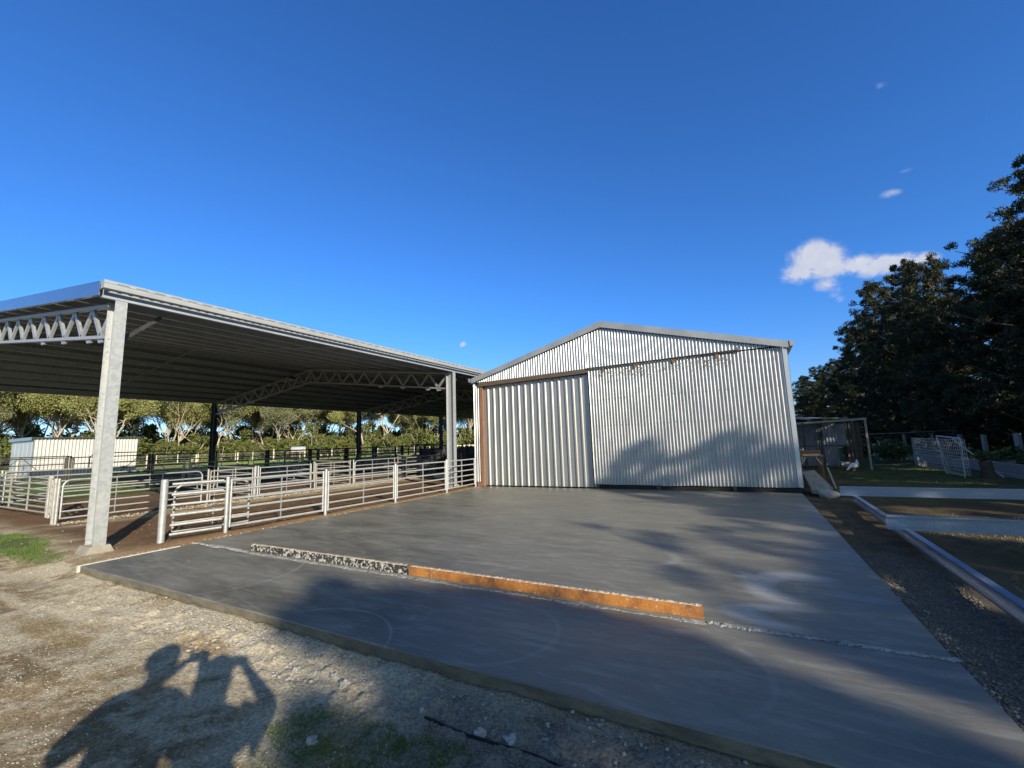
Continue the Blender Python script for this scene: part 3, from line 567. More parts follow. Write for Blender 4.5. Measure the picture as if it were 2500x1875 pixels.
# ------------------------------------------------------------------ open yard shelter
M['truss_shaded'] = material('shaded_truss_steel', (.20, .21, .22), (.27, .28, .29), rough=.5, metal=.4, scale=4)  # darker copy of the galvanised steel, paints shade on the inner trusses
M['dirty_shaded_concrete'] = material('dirty_shaded_concrete', (.28, .25, .205), (.20, .17, .13), rough=.95, scale=7, bump=.006, bscale=30)
def yard_shelter():
    XR, XL, XM = -9.76, -26.14, -17.95; Y0, Y1 = 2.90, 43.95; slope = .128
    PY = [3.19, 13.14, 23.4, 33.5, 43.6]
    t = thing('yard_shelter', (XM, 23, 0), 'long open-sided steel roof over the stock yards left of the slab', 'shelter')
    zt = lambda x: 4.52 + slope*(-9.62 - x if x > XM else x + 26.28)
    def H(x0, x1, yc, z0, z1, fw):
        mb = MB(); mb.box(x1-.012, x1, yc-fw/2, yc+fw/2, z0, z1); mb.box(x0, x0+.012, yc-fw/2, yc+fw/2, z0, z1); mb.box(x0+.012, x1-.012, yc-.006, yc+.006, z0, z1); return mb
    for i, y in enumerate(PY):
        for x in (XR, XL):
            if x == XR and i in (2, 3): pass
            g = gz(x, y)
            mb = H(x-.16, x+.16, y, g-.2, 4.30, .17)
            if i == 0 and x == XR:
                for z in (3.35, 3.58, 2.6, 2.05, 1.0): mb.box(x+.06, x+.085, y-.11, y-.09, z, z+.025)
            c = mb.build('column', M['galv'] if x == XR else M['dark_steel'], t)  # far row is near-black, painting its shade under the roof
            mb = MB(); n = 4; w0, w1 = .25, .19
            mb.add([(x-w0, y-w0*.9, g-.1), (x+w0, y-w0*.9, g-.1), (x+w0, y+w0*.9, g-.1), (x-w0, y+w0*.9, g-.1), (x-w1, y-w1*.7, g+.11), (x+w1, y-w1*.7, g+.11), (x+w1, y+w1*.7, g+.11), (x-w1, y+w1*.7, g+.11)],
                   [(0, 1, 5, 4), (1, 2, 6, 5), (2, 3, 7, 6), (3, 0, 4, 7), (4, 5, 6, 7)]); mb.build('concrete_footing', M['dirty_shaded_concrete'], c)
        # truss
        mt = M['galv'] if i == 0 else M['truss_shaded']
        mb = MB(); cb = .10; yb = y
        tr = {}
        def chord(z_of, x_a, x_b, w, h): mb.bar((x_a, yb, z_of(x_a)), (x_b, yb, z_of(x_b)), w, h)
        bz = lambda x: 3.66 + slope*(XR-x if x > XM else x-XL); tz = lambda x: 4.24 + slope*(XR-x if x > XM else x-XL)
        for s, xe in ((1, XR-.16), (-1, XL+.16)):
            chord(bz, xe, XM, .09, .06); chord(tz, xe, XM, .09, .07)
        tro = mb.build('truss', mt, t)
        mb = MB()
        for s, xe in ((-1, XR-.16), (1, XL+.16)):
            N_ = 9; L_ = abs(XM-xe)/N_
            for k in range(N_):
                xa, xb, xm = xe+s*L_*k, xe+s*L_*(k+1), xe+s*L_*(k+.5)
                mb.bar((xa, y, tz(xa)-.03), (xm, y, bz(xm)+.02), .085, .045, up=(0, 1, 0)); mb.bar((xm, y, bz(xm)+.02), (xb, y, tz(xb)-.03), .085, .045, up=(0, 1, 0))
        mb.bar((XM, y, bz(XM)), (XM, y, tz(XM)), .07, .07); mb.build('truss_web', mt, tro)
        for s, xe in ((-1, XR-.16), (1, XL+.16)):
            for k in (.35, 1.1, 2.9, 4.6):
                mb = MB(); x = xe+s*k*.72+s*.3; z = bz(x)-.03; mb.add([(x, y-.02, z), (x-s*.28, y-.02, z-.0), (x-s*.24, y-.02, z-.09), (x-s*.08, y-.02, z-.09), (x, y+.02, z), (x-s*.28, y+.02, z), (x-s*.24, y+.02, z-.09), (x-s*.08, y+.02, z-.09)], [(0, 1, 2, 3), (7, 6, 5, 4), (0, 3, 7, 4), (1, 5, 6, 2), (2, 6, 7, 3)]); mb.build('cleat_plate', M['galv'], tro)
        for x, s in ((XR, 1), (XL, -1)):
            if i < 4: mb = MB(); mb.bar((x-s*.1, y+.1, 3.62), (x-s*.25, y+.75, zt(x)-.30), .06, .06); mb.build('knee_brace', M['dark_steel'], t)  # near-black colour paints the brace's shade behind the gutter
    # roof sheeting (ribs run down the slope)
    for s in (1, -1):
        n = int((Y1-Y0)/.16)*4; vs = []; xe = -9.58 if s > 0 else -26.32; prof = [0, .0, .03, .03]
        for i in range(n+1):
            y = Y0+.02 + (Y1-Y0-.04)*i/n; o = prof[i % 4]
            for k in range(3):
                x = xe + (XM-xe)*k/2; vs.append((x, y, zt(x)+.01+o))
        fs = []
        for i in range(n):
            for k in range(2): a = i*3+k; q = (a, a+1, a+4, a+3); fs.append(q if s < 0 else q[::-1])
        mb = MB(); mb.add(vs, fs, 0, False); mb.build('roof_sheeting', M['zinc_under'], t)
        # purlins: Z/C sections along Y
        for k in range(8):
            x = (XR+.02 - k*1.10) if s > 0 else (XL-.02 + k*1.10); z = zt(x)-.005; mb = MB(); h = .19; w = .07; q = 1 if s > 0 else -1
            mb.box(x-.003, x+.003, Y0+.05, Y1-.05, z-h, z-.006); mb.box(min(x-.003, x-.003-q*w), max(x-.003, x-.003-q*w), Y0+.05, Y1-.05, z-h-.004, z-h); mb.box(min(x+.003, x+.003+q*w), max(x+.003, x+.003+q*w), Y0+.05, Y1-.05, z-.012, z-.008-0*.001)
            mb.build('purlin', M['purlin'], t)
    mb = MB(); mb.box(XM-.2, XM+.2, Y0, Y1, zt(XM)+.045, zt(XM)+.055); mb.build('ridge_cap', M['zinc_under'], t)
    # bridging straps
    for y in (8.2, 18.3, 28.4, 38.5):
        mb = MB()
        for xa, xb in ((XR, XM), (XM, XL)): mb.bar((xa, y, zt(xa)-.17), (xb, y, zt(xb)-.17), .03, .02)
        mb.build('purlin_bridging', M['purlin'], t)
    # eave strut and gutter on the right, another gutter on the left
    for s in (1, -1):
        x0 = -9.60 if s > 0 else -26.30; mb = MB()
        mb.box(min(x0-s*.07, x0+s*.01), max(x0-s*.07, x0+s*.01), Y0+.02, Y1, 4.29, 4.33); mb.build('eave_strut', M['purlin'], t)
        mb = MB(); xa, xb = x0+s*.035, x0+s*.175
        prof = [(0, 0), (.14, 0), (.145, .055), (.136, .06), (.136, .085), (.145, .09), (.145, .135), (.13, .15), (.125, .14), (.135, .13), (.13, .012), (0, .012)]
        pr = prof if s > 0 else [(-a, b) for a, b in prof][::-1]
        mb.extrude(pr, (xa, Y0-.02, 4.42), (xa, Y1, 4.42)); mb.box(min(xa, xb), max(xa, xb), Y0-.022, Y0-.014, 4.42, 4.565)
        y = Y0+.15
        while s > 0 and y < Y1-.3: mb.box(xa+.1445, xa+.1475, y, y+.17, 4.522, 4.531, 1); y += .27
        mb.build('gutter', [M['gutter'], M['slot']], t)
    mb = MB(); mb.box(-26.285, -26.275, Y0+.03, Y1-.02, 4.30, 4.575); mb.build('added_eave_strip', M['zinc_under'], t)  # added strip, blocks sun showing through the left eave gap
    # barge fascia on the near gable end, rising to the ridge
    for (ye, yy) in ((Y0-.03, Y0-.012), (Y1+.0, Y1+.02)):
        for s in (1, -1):
            xe = -9.60 if s > 0 else -26.30; mb = MB(); zl, zh = -.20, .055
            v = [(xe, ye, zt(xe)+zl), (XM, ye, zt(XM)+zl), (XM, ye, zt(XM)+zh), (xe, ye, zt(xe)+zh)]; v += [(a, yy, c) for a, b, c in v]
            v += [(xe, yy+.09, zt(xe)+zh), (XM, yy+.09, zt(XM)+zh), (xe, yy+.05, zt(xe)+zl), (XM, yy+.05, zt(XM)+zl)]
            mb.add(v, [(3, 2, 1, 0), (4, 5, 6, 7), (0, 1, 5, 4), (2, 3, 7, 6), (3, 0, 4, 7), (7, 6, 9, 8), (4, 10, 11, 5)]); mb.build('barge_fascia', M['fascia'], t)
    # far gable end is sheeted above the trusses
    mb = MB(); corr_wall(mb, XL, XR, 43.8, 3.55, lambda x: zt(x)-.01, pitch=.2, rows=1, seg=4); mb.build('gable_infill', M['old_sheet'], t)
    # small lamp under the ridge
    l = thing('highbay_lamp', (-19.2, 13.0, 5.0), 'small round lamp hanging under the shelter roof near the middle truss', 'lamp')
    mb = MB(); mb.tube([(-19.2, 13, 4.95), (-19.2, 13, 5.03), (-19.2, 13, 5.12)], [.16, .13, .05], 12); mb.build('lamp_housing', M['dark_steel'], l)
    mb = MB(); mb.tube([(-19.2, 13, 4.935), (-19.2, 13, 4.949)], [.13, .13], 12); mb.build('lamp_lens', M['shed_white'], l)
    mb = MB(); mb.tube([(-19.2, 13, 5.12), (-19.2, 13, 5.25)], .01, 6); mb.build('suspension_rod', M['dark_steel'], l)
yard_shelter()

# ------------------------------------------------------------------ stock-yard panels
def panel(p0, p1, label, rails=6, h=1.03, mid=True, mat='galv_rail', curved=False, group=None, stile=True, rail_w=.036, posts=(True, True), post_r=.04, base=.12, name='stock_panel', simple=False, stile_r=.022):
    x0, y0 = p0; x1, y1 = p1; g0, g1 = gz(x0, y0), gz(x1, y1); m = M[mat]
    t = thing(name, ((x0+x1)/2, (y0+y1)/2, (g0+g1)/2), label, 'fence panel' if name == 'stock_panel' else 'gate', group)
    d = Vector((x1-x0, y1-y0, 0)); L_ = d.length; d.normalize()
    a = Vector((x0, y0, 0)) + d*.07; b = Vector((x1, y1, 0)) - d*.07
    def P(q, g, z): return Vector((q.x, q.y, g+z))
    zs = [base + (h-.02-base)*((k/(rails-1))**1.06) for k in range(rails)]
    nn = 6 if simple else 8
    if simple:
        mb = MB()
        for z in zs[:-1] if curved else zs: mb.tube([P(a, g0, z), P(b, g1, z)], rail_w*.7, nn, squash=.6)
        mb.build('rails', m, t)
    else:
        for z in (zs[:-1] if curved else zs):
            mb = MB(); mb.tube([P(a, g0, z), P(b, g1, z)], rail_w*.60, nn, squash=.62); mb.build('rail', m, t)
    if curved:
        mb = MB(); pts = [P(a, g0, base)]; r = .16
        for k in range(7): th = math.pi/2*k/6; pts.append(P(a + d*(r-r*math.cos(th)), g0, h-r+r*math.sin(th)))
        for k in range(7): th = math.pi/2*k/6; pts.append(P(b - d*(r-r*math.sin(th)), g1, h-r+r*math.cos(th)))
        pts.append(P(b, g1, base)); mb.tube(pts, rail_w*.62, nn); mb.build('curved_frame', m, t)
    elif stile:
        for q, g in ((a, g0), (b, g1)): mb = MB(); mb.tube([P(q, g, base-.02), P(q, g, h+.0)], stile_r, nn); mb.build('end_stile', m, t)
    if mid:
        for k in (range(1, 2) if L_ < 2.8 else (1, 2)):
            mb = MB()
            f = k/2 if L_ < 2.8 else k/3; q = a.lerp(b, f); g = g0+(g1-g0)*f; mb.bar(P(q, g, base), P(q, g, h-.02), .035, .012, up=(d.x, d.y, 0)); mb.build('upright', m, t)
    if any(posts):
        for use, q, g, s in ((posts[0], Vector((x0, y0, 0)), g0, 0), (posts[1], Vector((x1, y1, 0)), g1, 1)):
            if use: mb = MB(); mb.tube([P(q, g, -.15), P(q, g, h+.045)], post_r, 10); mb.build('post', m, t)
    return t
GR1 = 'galvanised rail panels of the near fence beside the slab'
F1 = [(-9.42, 4.02), (-9.20, 4.95), (-9.05, 7.12), (-8.97, 9.38), (-8.92, 11.70), (-9.00, 13.55)]
lab1 = ['short shiny rail panel at the camera end of the near fence', 'second rail panel of the near fence counting from the fat round post', 'third rail panel of the near fence, in the middle of the slab side',
        'fourth rail panel of the near fence, before the shelter column', 'last rail panel of the near fence, butting up to the iron shed']
for i in range(5):
    panel(F1[i], F1[i+1], lab1[i], group=GR1, mid=(i > 0), stile=(i > 0), posts=(i == 0, True) if i else (False, True), post_r=.036, h=1.04, rail_w=.041 if i < 2 else .035)
t = thing('end_post', (-9.46, 3.99, gz(-9.46, 3.99)), 'thick round galvanised post at the near end of the fence', 'post'); mb = MB(); mb.tube([(-9.46, 3.99, -.15), (-9.46, 3.99, 1.08)], .058, 16); mb.build('pipe', M['galv_rail'], t)
mb = MB(); mb.tube([(-9.46, 3.99, 1.08), (-9.46, 3.99, 1.095)], [.060, .05], 16); mb.build('cap', M['galv_rail'], t)
panel((-9.72, 4.20), (-9.45, 5.60), 'round-cornered gate folded back behind the short near panel', name='yard_gate', curved=True, posts=(False, False), h=.98, mid=True, mat='galv_old')
GR2 = 'weathered rail panels of the second fence row under the shelter'
F2 = [(4.05, 7.25, 1), (7.35, 8.75, 0), (8.9, 11.0, 0), (11.1, 12.8, 0), (12.95, 16.0, 1), (16.1, 18.2, 0)]
for i, (a, b, c) in enumerate(F2):
    panel((-14.75, a), (-14.75+.05*(i % 2), b), ['long round-cornered gate at the near end of the second fence row', 'short rail panel after the long gate in the second fence row', 'third panel along the second fence row', 'fourth panel along the second fence row', 'round-cornered gate beyond the middle of the second fence row', 'farthest rail panel of the second fence row'][i],
          name='yard_gate' if c else 'stock_panel', curved=bool(c), group=None if c else GR2, mat='galv_old' if i % 2 else 'galv_rail', rail_w=.034, post_r=.030, posts=(True, i == 5), stile_r=.018)
panel((-16.35, 4.35), (-14.95, 4.05), 'narrow panel joining the left yard corner to the second row', group=GR2, mat='galv_old')
panel((-19.5, 3.95), (-16.5, 4.35), 'gate of many thin rails at the far left of the yards', name='yard_gate', mat='galv_old', rails=7)
panel((-22.4, 3.8), (-19.6, 3.9), 'leftmost pale rail panel at the edge of the photo', group=GR2, mat='galv_old')
# inner rows, simpler
GR3 = 'rail panels dividing the inner yards'
inner = []
for y in (8.9, 12.9, 18.2):
    inner += [((-14.9, y), (-17.3, y)), ((-17.4, y), (-19.8, y))]
for a, b in ((4.2, 6.6), (6.7, 9.1), (9.2, 11.6), (11.7, 14.1), (14.2, 16.6), (16.7, 19.1), (19.2, 21.6)): inner.append(((-19.9, a), (-19.9, b)))
for a, b in ((18.3, 20.6), (20.7, 23.0)): inner.append(((-14.7, a), (-14.7, b)))
inner = [(p, q) for p, q in inner]
wheres = ['in the first cross fence, nearer half', 'in the first cross fence, farther half', 'in the middle cross fence, nearer half', 'in the middle cross fence, farther half', 'in the last cross fence, nearer half', 'in the last cross fence, farther half']
for i, (p, q) in enumerate(inner):
    lab = ('weathered rail panel '+wheres[i]) if i < 6 else (ORD[i-6]+' rail panel along the third fence row from the camera' if i < 13 else ORD[i-13]+' rail panel past the end of the second row, in shade')
    panel(p, q, lab, group=GR3, mat='galv_old' if i % 3 else 'galv_rail', simple=True, mid=True, name='stock_panel', posts=(i % 2 == 0, False), post_r=.03)
GR4 = 'dark rail panels along the far side of the shelter'
ys = np.arange(1.5, 42, 2.9)
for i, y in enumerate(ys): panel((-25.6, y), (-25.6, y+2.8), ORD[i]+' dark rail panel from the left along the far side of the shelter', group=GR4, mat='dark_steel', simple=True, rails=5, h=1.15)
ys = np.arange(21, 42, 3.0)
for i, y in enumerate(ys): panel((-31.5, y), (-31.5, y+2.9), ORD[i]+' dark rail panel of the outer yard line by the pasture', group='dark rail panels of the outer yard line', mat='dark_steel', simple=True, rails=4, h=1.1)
# farm gates with V braces near the small white shed
def farm_gate(p0, p1, label, h=1.25):
    g = gz(*p0); t = thing('farm_gate', ((p0[0]+p1[0])/2, (p0[1]+p1[1])/2, g), label, 'gate', 'braced farm gates by the small white shed')
    a, b = Vector((p0[0], p0[1], g)), Vector((p1[0], p1[1], g)); d = (b-a).normalized(); up = Vector((0, 0, 1)); m = M['dark_steel']
    mb = MB(); mb.tube([a+up*.15, a+up*(h-.15), a+d*.2+up*h, b-d*.2+up*h, b+up*(h-.15), b+up*.15, a+up*.15], .022, 6); mb.build('gate_frame', m, t)
    mb = MB(); c = a.lerp(b, .5)+up*h; mb.tube([a.lerp(b, .22)+up*.15, c, a.lerp(b, .78)+up*.15], .018, 6); mb.build('brace', m, t)
    mb = MB()
    for k in range(1, 7): z = .15+(h-.15)*k/7; mb.tube([a+up*z, b+up*z], .004, 4, cap=False)
    for k in range(1, 24): q = a.lerp(b, k/24); mb.tube([q+up*.15, q+up*h], .003, 4, cap=False)
    mb.build('mesh_infill', M['dark_steel'], t)
farm_gate((-27.6, 4.6), (-27.6, 8.0), 'braced farm gate in front of the left half of the small white shed', 1.2)
farm_gate((-27.2, 8.4), (-27.2, 12.6), 'longer braced farm gate standing right of the small white shed', 1.3)
# sheeted draft race and crush in deep shade
def race():
    t = thing('sheeted_drafting_race', (-16, 25, 0), 'dark steel-sheeted drafting race at the shaded back of the shelter', 'race')
    mb = MB(); mb.box(-18.6, -13.2, 21.6, 21.66, .02, 1.35); mb.build('side_sheet', M['dark_steel'], t)
    mb = MB(); mb.box(-18.6, -18.54, 21.66, 32, .02, 1.35); mb.build('side_sheet', M['dark_steel'], t)
    mb = MB(); mb.box(-13.2, -9.9, 20.2, 20.26, .02, 1.22); mb.build('side_sheet', M['dark_steel'], t)
    for x in np.arange(-18.5, -13.1, .9):
        mb = MB(); mb.box(x-.04, x+.04, 21.5, 21.59, .0, 1.5); mb.build('upright', M['dark_steel'], t)
    mb = MB(); mb.tube([(-18.9, 20.9, .2), (-18.9, 20.9, 1.45), (-18.6, 20.9, 1.62), (-16.4, 20.9, 1.62), (-16.1, 20.9, 1.45), (-16.1, 20.9, .2)], .035, 8)
    for z in (.45, .7, .95, 1.2): mb.tube([(-18.9, 20.9, z), (-16.1, 20.9, z)], .025, 6)
    mb.build('slide_gate', M['dark_steel'], t)
race()
t = thing('stone_block', (-13.4, 17.2, 0), 'pale concrete block on the dirt at the end of the second fence row', 'block'); mb = MB(); mb.box(-13.75, -13.0, 17.0, 17.45, -.05, .16); o = mb.build('block', M['concrete_pale'], t)
b = o.modifiers.new('bevel', 'BEVEL'); b.width = .03; b.segments = 2
# timber post-and-wire fence on the pasture
def wire_fence(pts, name_label, h=1.15, nposts=14, mat='pale_wood'):
    a, b = Vector((*pts[0], 0)), Vector((*pts[1], 0)); t = thing('wire_fence', ((a.x+b.x)/2, (a.y+b.y)/2, gz((a.x+b.x)/2, (a.y+b.y)/2)), name_label, 'fence')
    rr = random.Random(3)
    for k in range(nposts):
        q = a.lerp(b, k/(nposts-1)); g = gz(q.x, q.y); mb = MB(); hh = h*rr.uniform(.9, 1.1); mb.tube([(q.x, q.y, g-.2), (q.x+rr.uniform(-.04, .04), q.y, g+hh)], .055, 8); mb.build('post', M[mat], t)
    mb = MB()
    for z in (.3, .55, .8, 1.0): mb.tube([(q.x, q.y, gz(q.x, q.y)+z) for q in (a.lerp(b, k/12) for k in range(13))], .006, 4, cap=False)
    mb.build('wires', M['wire'], t)
wire_fence(((-35.5, 8), (-35.5, 52)), 'timber post-and-wire fence crossing the near pasture', nposts=16)
wire_fence(((-71, 8), (-54, 68)), 'pale thin-posted wire fence in front of the bush belt', nposts=30)
def white_rail():
    t = thing('loading_rails', (-38, 57, 0), 'distant pale rail pen glimpsed between the column and iron shed', 'pen'); mb = MB(); rr = Vector((-36.5, 50, 0)); q = Vector((-32.5, 53, 0)); g = .1
    for k in range(5): p = rr.lerp(q, k/4); mb.box(p.x-.06, p.x+.06, p.y-.06, p.y+.06, -.2, 1.5)
    mb.build('post', M['pale_wood'], t); mb = MB()
    for z in (.6, 1.0, 1.4): mb.bar((rr.x, rr.y, z), (q.x, q.y, z), .05, .1)
    mb.build('rail', M['pale_wood'], t)
white_rail()

# small zinc shed at far left
def small_shed():
    x1, x0, y0, y1, zb, zt = -35.0, -38.7, 8.40, 13.1, .16, 2.68
    t = thing('garden_shed', (-36.8, 10.7, zb), 'small flat-roofed white ribbed shed at the far left behind the yards', 'shed')
    mb = MB(); corr_wall(mb, y0, y1, x1, zb, zt, pitch=.155, amp=.035, axis='y', face=1, rows=1); mb.build('ribbed_wall', M['shed_white'], t)
    mb = MB(); deck_wall(mb, x0, x1-.02, y0, zb, zt-.03, pitch=.7, rib=.05, h=.015); mb.build('side_wall', M['shed_side'], t)
    mb = MB(); mb.box(x0, x1-.05, y1-.03, y1, zb, zt); mb.box(x0, x0+.03, y0+.02, y1-.05, zb, zt); mb.build('back_wall', M['shed_side'], t)
    mb = MB(); mb.box(x0-.1, x1+.12, y0-.1, y1+.12, zt+.035, zt+.06); mb.build('roof', M['fascia'], t)
    mb = MB(); mb.box(x0-.1, x1+.13, y0-.13, y0-.10, zt-.10, zt+.07); mb.box(x1+.10, x1+.13, y0-.10, y1+.12, zt-.02, zt+.065); mb.build('fascia', M['fascia'], t)
small_shed()

# ------------------------------------------------------------------ right yard
def c_section(mb, p0, p1, h, w, tk, flip=1):
    prof = [(0, 0), (w, 0), (w, .02), (w-tk, .02), (w-tk, tk), (tk, tk), (tk, h-tk), (w-tk, h-tk), (w-tk, h-.02), (w, h-.02), (w, h), (0, h)]
    if flip < 0: prof = [(-a, b) for a, b in prof][::-1]
    mb.extrude(prof, p0, p1)
M['beam_galv'] = material('smooth_galvanised_channel', (.26, .31, .39), (.33, .38, .46), rough=.28, rough2=.38, metal=.75, scale=30, contrast=(.3, .7))
def beams():
    for (y, xs, z, lab) in ((11.97, 1.67, .15, 'farther of the two crosswise galvanised channel beams on the bearers'), (8.10, 1.62, .15, 'nearer of the two crosswise galvanised channel beams on the bearers')):
        mb = MB(); c_section(mb, (xs, y+.07, z), (xs+7.6, y+.07+.0, z), .195, .07, .006, 1); o = mb.build('channel_beam', M['beam_galv'], None); tag(o, lab, 'steel beam', 'galvanised channel beams laid out right of the slab')
    mb = MB(); c_section(mb, (1.78, 3.2, .0), (1.98, 12.4, .0), .148, .075, .006, -1); o = mb.build('channel_beam', M['beam_galv'], None); tag(o, 'long galvanised channel lying under the crosswise beams, parallel to the slab edge', 'steel beam', 'galvanised channel beams laid out right of the slab')
    mb = MB(); c_section(mb, (5.9, 6.5, .0), (6.1, 13.5, .0), .148, .075, .006, -1); o = mb.build('channel_beam', M['beam_galv'], None); tag(o, 'second bearer channel under the far ends of the crosswise beams', 'steel beam', 'galvanised channel beams laid out right of the slab')
beams()
def aviary():
    t = thing('poultry_run', (2.9, 23.5, 0), 'lean-to poultry run of dull grey sheets and mesh beside the big shed', 'poultry run')
    mb = MB(); corr_wall(mb, 1.2, 3.45, 24.6, .0, 1.95, pitch=.09, rows=1, amp=.01); mb.build('sheet_wall', M['old_sheet'], t)
    mb = MB(); corr_wall(mb, 3.0, 3.5, 24.2, .05, 1.95, pitch=.12, rows=1, amp=.012); mb.build('loose_sheet', M['old_sheet'], t)
    mb = MB(); mb.box(3.58, 3.92, 24.7, 24.74, .9, 1.9); mb.build('window_panel', M['old_sheet'], t)
    mb = MB(); corr_wall(mb, 3.95, 4.5, 24.9, .0, 1.95, pitch=.15, rows=1, amp=.02); mb.build('back_boards', M['beam_wood'], t)
    for x, z in ((2.15, 1.98), (3.92, 1.98), (4.36, 2.0)):
        mb = MB(); mb.bar((x, 23.0, -.1), (x, 23.0, z), .07, .07); mb.build('post', M['dark_steel'] if x < 4 else M['grey_wood'], t)
    mb = MB(); mb.bar((1.2, 23.0, 1.93), (4.42, 23.0, 2.05), .06, .09); mb.bar((4.40, 23.0, 2.04), (4.40, 26.5, 2.1), .06, .08); mb.build('top_rail', M['grey_wood'], t)
    mb = MB(); mb.bar((1.2, 23.0, .95), (4.36, 23.0, .98), .03, .05); mb.build('mid_rail', M['dark_steel'], t)
    mb = MB()
    for k in range(9): mb.bar((1.25+k*.10, 23.4, .25), (1.25+k*.10, 23.4, 1.15), .03, .02)
    mb.build('picket_screen', M['grey_wood'], t)
    mb = MB(); mb.add([(1.1, 23.1, 2.24), (3.9, 23.6, 2.14), (3.9, 26.5, 2.2), (1.1, 26.5, 2.5), (1.1, 23.1, 2.21), (3.9, 23.6, 2.11), (3.9, 26.5, 2.17), (1.1, 26.5, 2.47)], [(0, 1, 2, 3), (7, 6, 5, 4), (0, 4, 5, 1), (1, 5, 6, 2), (2, 6, 7, 3), (3, 7, 4, 0)]); mb.build('roof_sheet', M['old_sheet'], t)
    mb = MB()
    for k in range(27): x = 1.3+k*.115; mb.tube([(x, 22.96, .02), (x, 22.96, 1.95)], .0018, 4, cap=False)
    for k in range(12): z = .1+k*.16; mb.tube([(1.25, 22.96, z), (4.36, 22.96, z)], .0018, 4, cap=False)
    mb.build('wire_mesh', M['dark_steel'], t)
    t2 = thing('back_shed', (2.2, 31, 0), 'low shed roof with a white flue pipe behind the poultry run', 'shed')
    mb = MB(); mb.add([(.6, 29.5, 2.62), (3.2, 29.5, 2.30), (3.2, 33, 2.30), (.6, 33, 2.62), (.6, 29.5, 2.58), (3.2, 29.5, 2.26), (3.2, 33, 2.26), (.6, 33, 2.58)], [(0, 1, 2, 3), (7, 6, 5, 4), (0, 4, 5, 1), (1, 5, 6, 2), (2, 6, 7, 3), (3, 7, 4, 0)]); mb.build('roof', M['gutter'], t2)
    mb = MB(); mb.box(.8, 3.0, 29.9, 32.8, -.1, 2.25); mb.build('wall', M['beam_wood'], t2)
    mb = MB(); mb.tube([(1.95, 30, 2.3), (1.95, 30, 2.95)], .075, 12); mb.tube([(1.95, 30, 2.95), (1.95, 30, 3.0)], [.09, .07], 12); mb.build('flue_pipe', M['shed_white'], t2)
aviary()
def bench():
    t = thing('rusty_workbench', (1.65, 16.5, gz(1.65, 16.5)), 'rusty orange workbench against the right end of the iron shed', 'workbench')
    mb = MB(); mb.box(1.2, 1.98, 16.1, 16.9, .80, .84); mb.build('top', M['rust'], t)
    mb = MB(); mb.box(1.2, 1.98, 16.86, 16.9, .84, .98); mb.build('back_board', M['rust'], t)
    for x, y in ((1.35, 16.15), (1.90, 16.15), (1.35, 16.85), (1.90, 16.85)):
        mb = MB(); mb.bar((x, y, -.1), (x-.0, y, .80), .05, .05); mb.build('leg', M['rust'], t)
    mb = MB(); mb.bar((1.36, 16.13, .58), (1.50, 16.13, .80), .04, .03); mb.bar((1.88, 16.13, .58), (1.76, 16.13, .80), .03, .03); mb.build('corner_brace', M['pale_wood'], t)
    mb = MB(); mb.bar((1.60, 16.3, .86), (1.86, 16.2, .87), .14, .05); mb.bar((1.42, 16.25, .855), (1.56, 16.3, .86), .16, .03); o = mb.build('timber_offcuts', M['pale_wood']); tag(o, 'pale timber offcuts lying on the rusty workbench', 'offcuts')
    mb = MB(); mb.bar((1.98, 15.9, .5), (2.06, 15.4, -.07), .04, .03); o = mb.build('leaning_stick', M['grey_wood']); tag(o, 'grey stick leaning beside the front of the workbench', 'stick')
bench()
def lump_mesh(mb, c, r, seed, sub=2, flat=.7, amp=.35):
    bm = bmesh.new(); bmesh.ops.create_icosphere(bm, subdivisions=sub, radius=1.0); bm.verts.ensure_lookup_table()
    vs = []
    for v in bm.verts:
        k = 1+amp*mnoise.noise(v.co*1.5+Vector((seed*3.1, seed, 0)))+amp*.5*mnoise.noise(v.co*4+Vector((seed, 0, seed)))
        vs.append((c[0]+v.co.x*r[0]*k, c[1]+v.co.y*r[1]*k, c[2]+v.co.z*r[2]*k))
    mb.add(vs, [tuple(v.index for v in f.verts) for f in bm.faces]); bm.free()
def rubble():
    mb = MB(); vs = [(1.20, 14.35, .50), (1.50, 14.45, .53), (1.78, 13.7, .12), (1.62, 13.45, .06), (1.30, 13.55, .10)]
    lo = [(x, y+.02, z-.10) for x, y, z in vs]; n = 5
    mb.add(vs+lo, [tuple(range(n)), tuple(range(2*n-1, n-1, -1))]+[(i, n+i, n+(i+1) % n, (i+1) % n) for i in range(n)])
    o = mb.build('concrete_slab_fragment', M['dirty_shaded_concrete']); tag(o, 'broken pale concrete slab piece tilted against the right corner of the iron shed', 'rubble')  # darker concrete tone paints the shade on this tilted piece
    mb = MB(); lump_mesh(mb, (1.62, 13.35, .0), (.22, .14, .12), 3); o = mb.build('concrete_boulder', M['lump']); tag(o, 'ragged lump of old concrete below the tilted slab piece', 'rubble')
rubble()
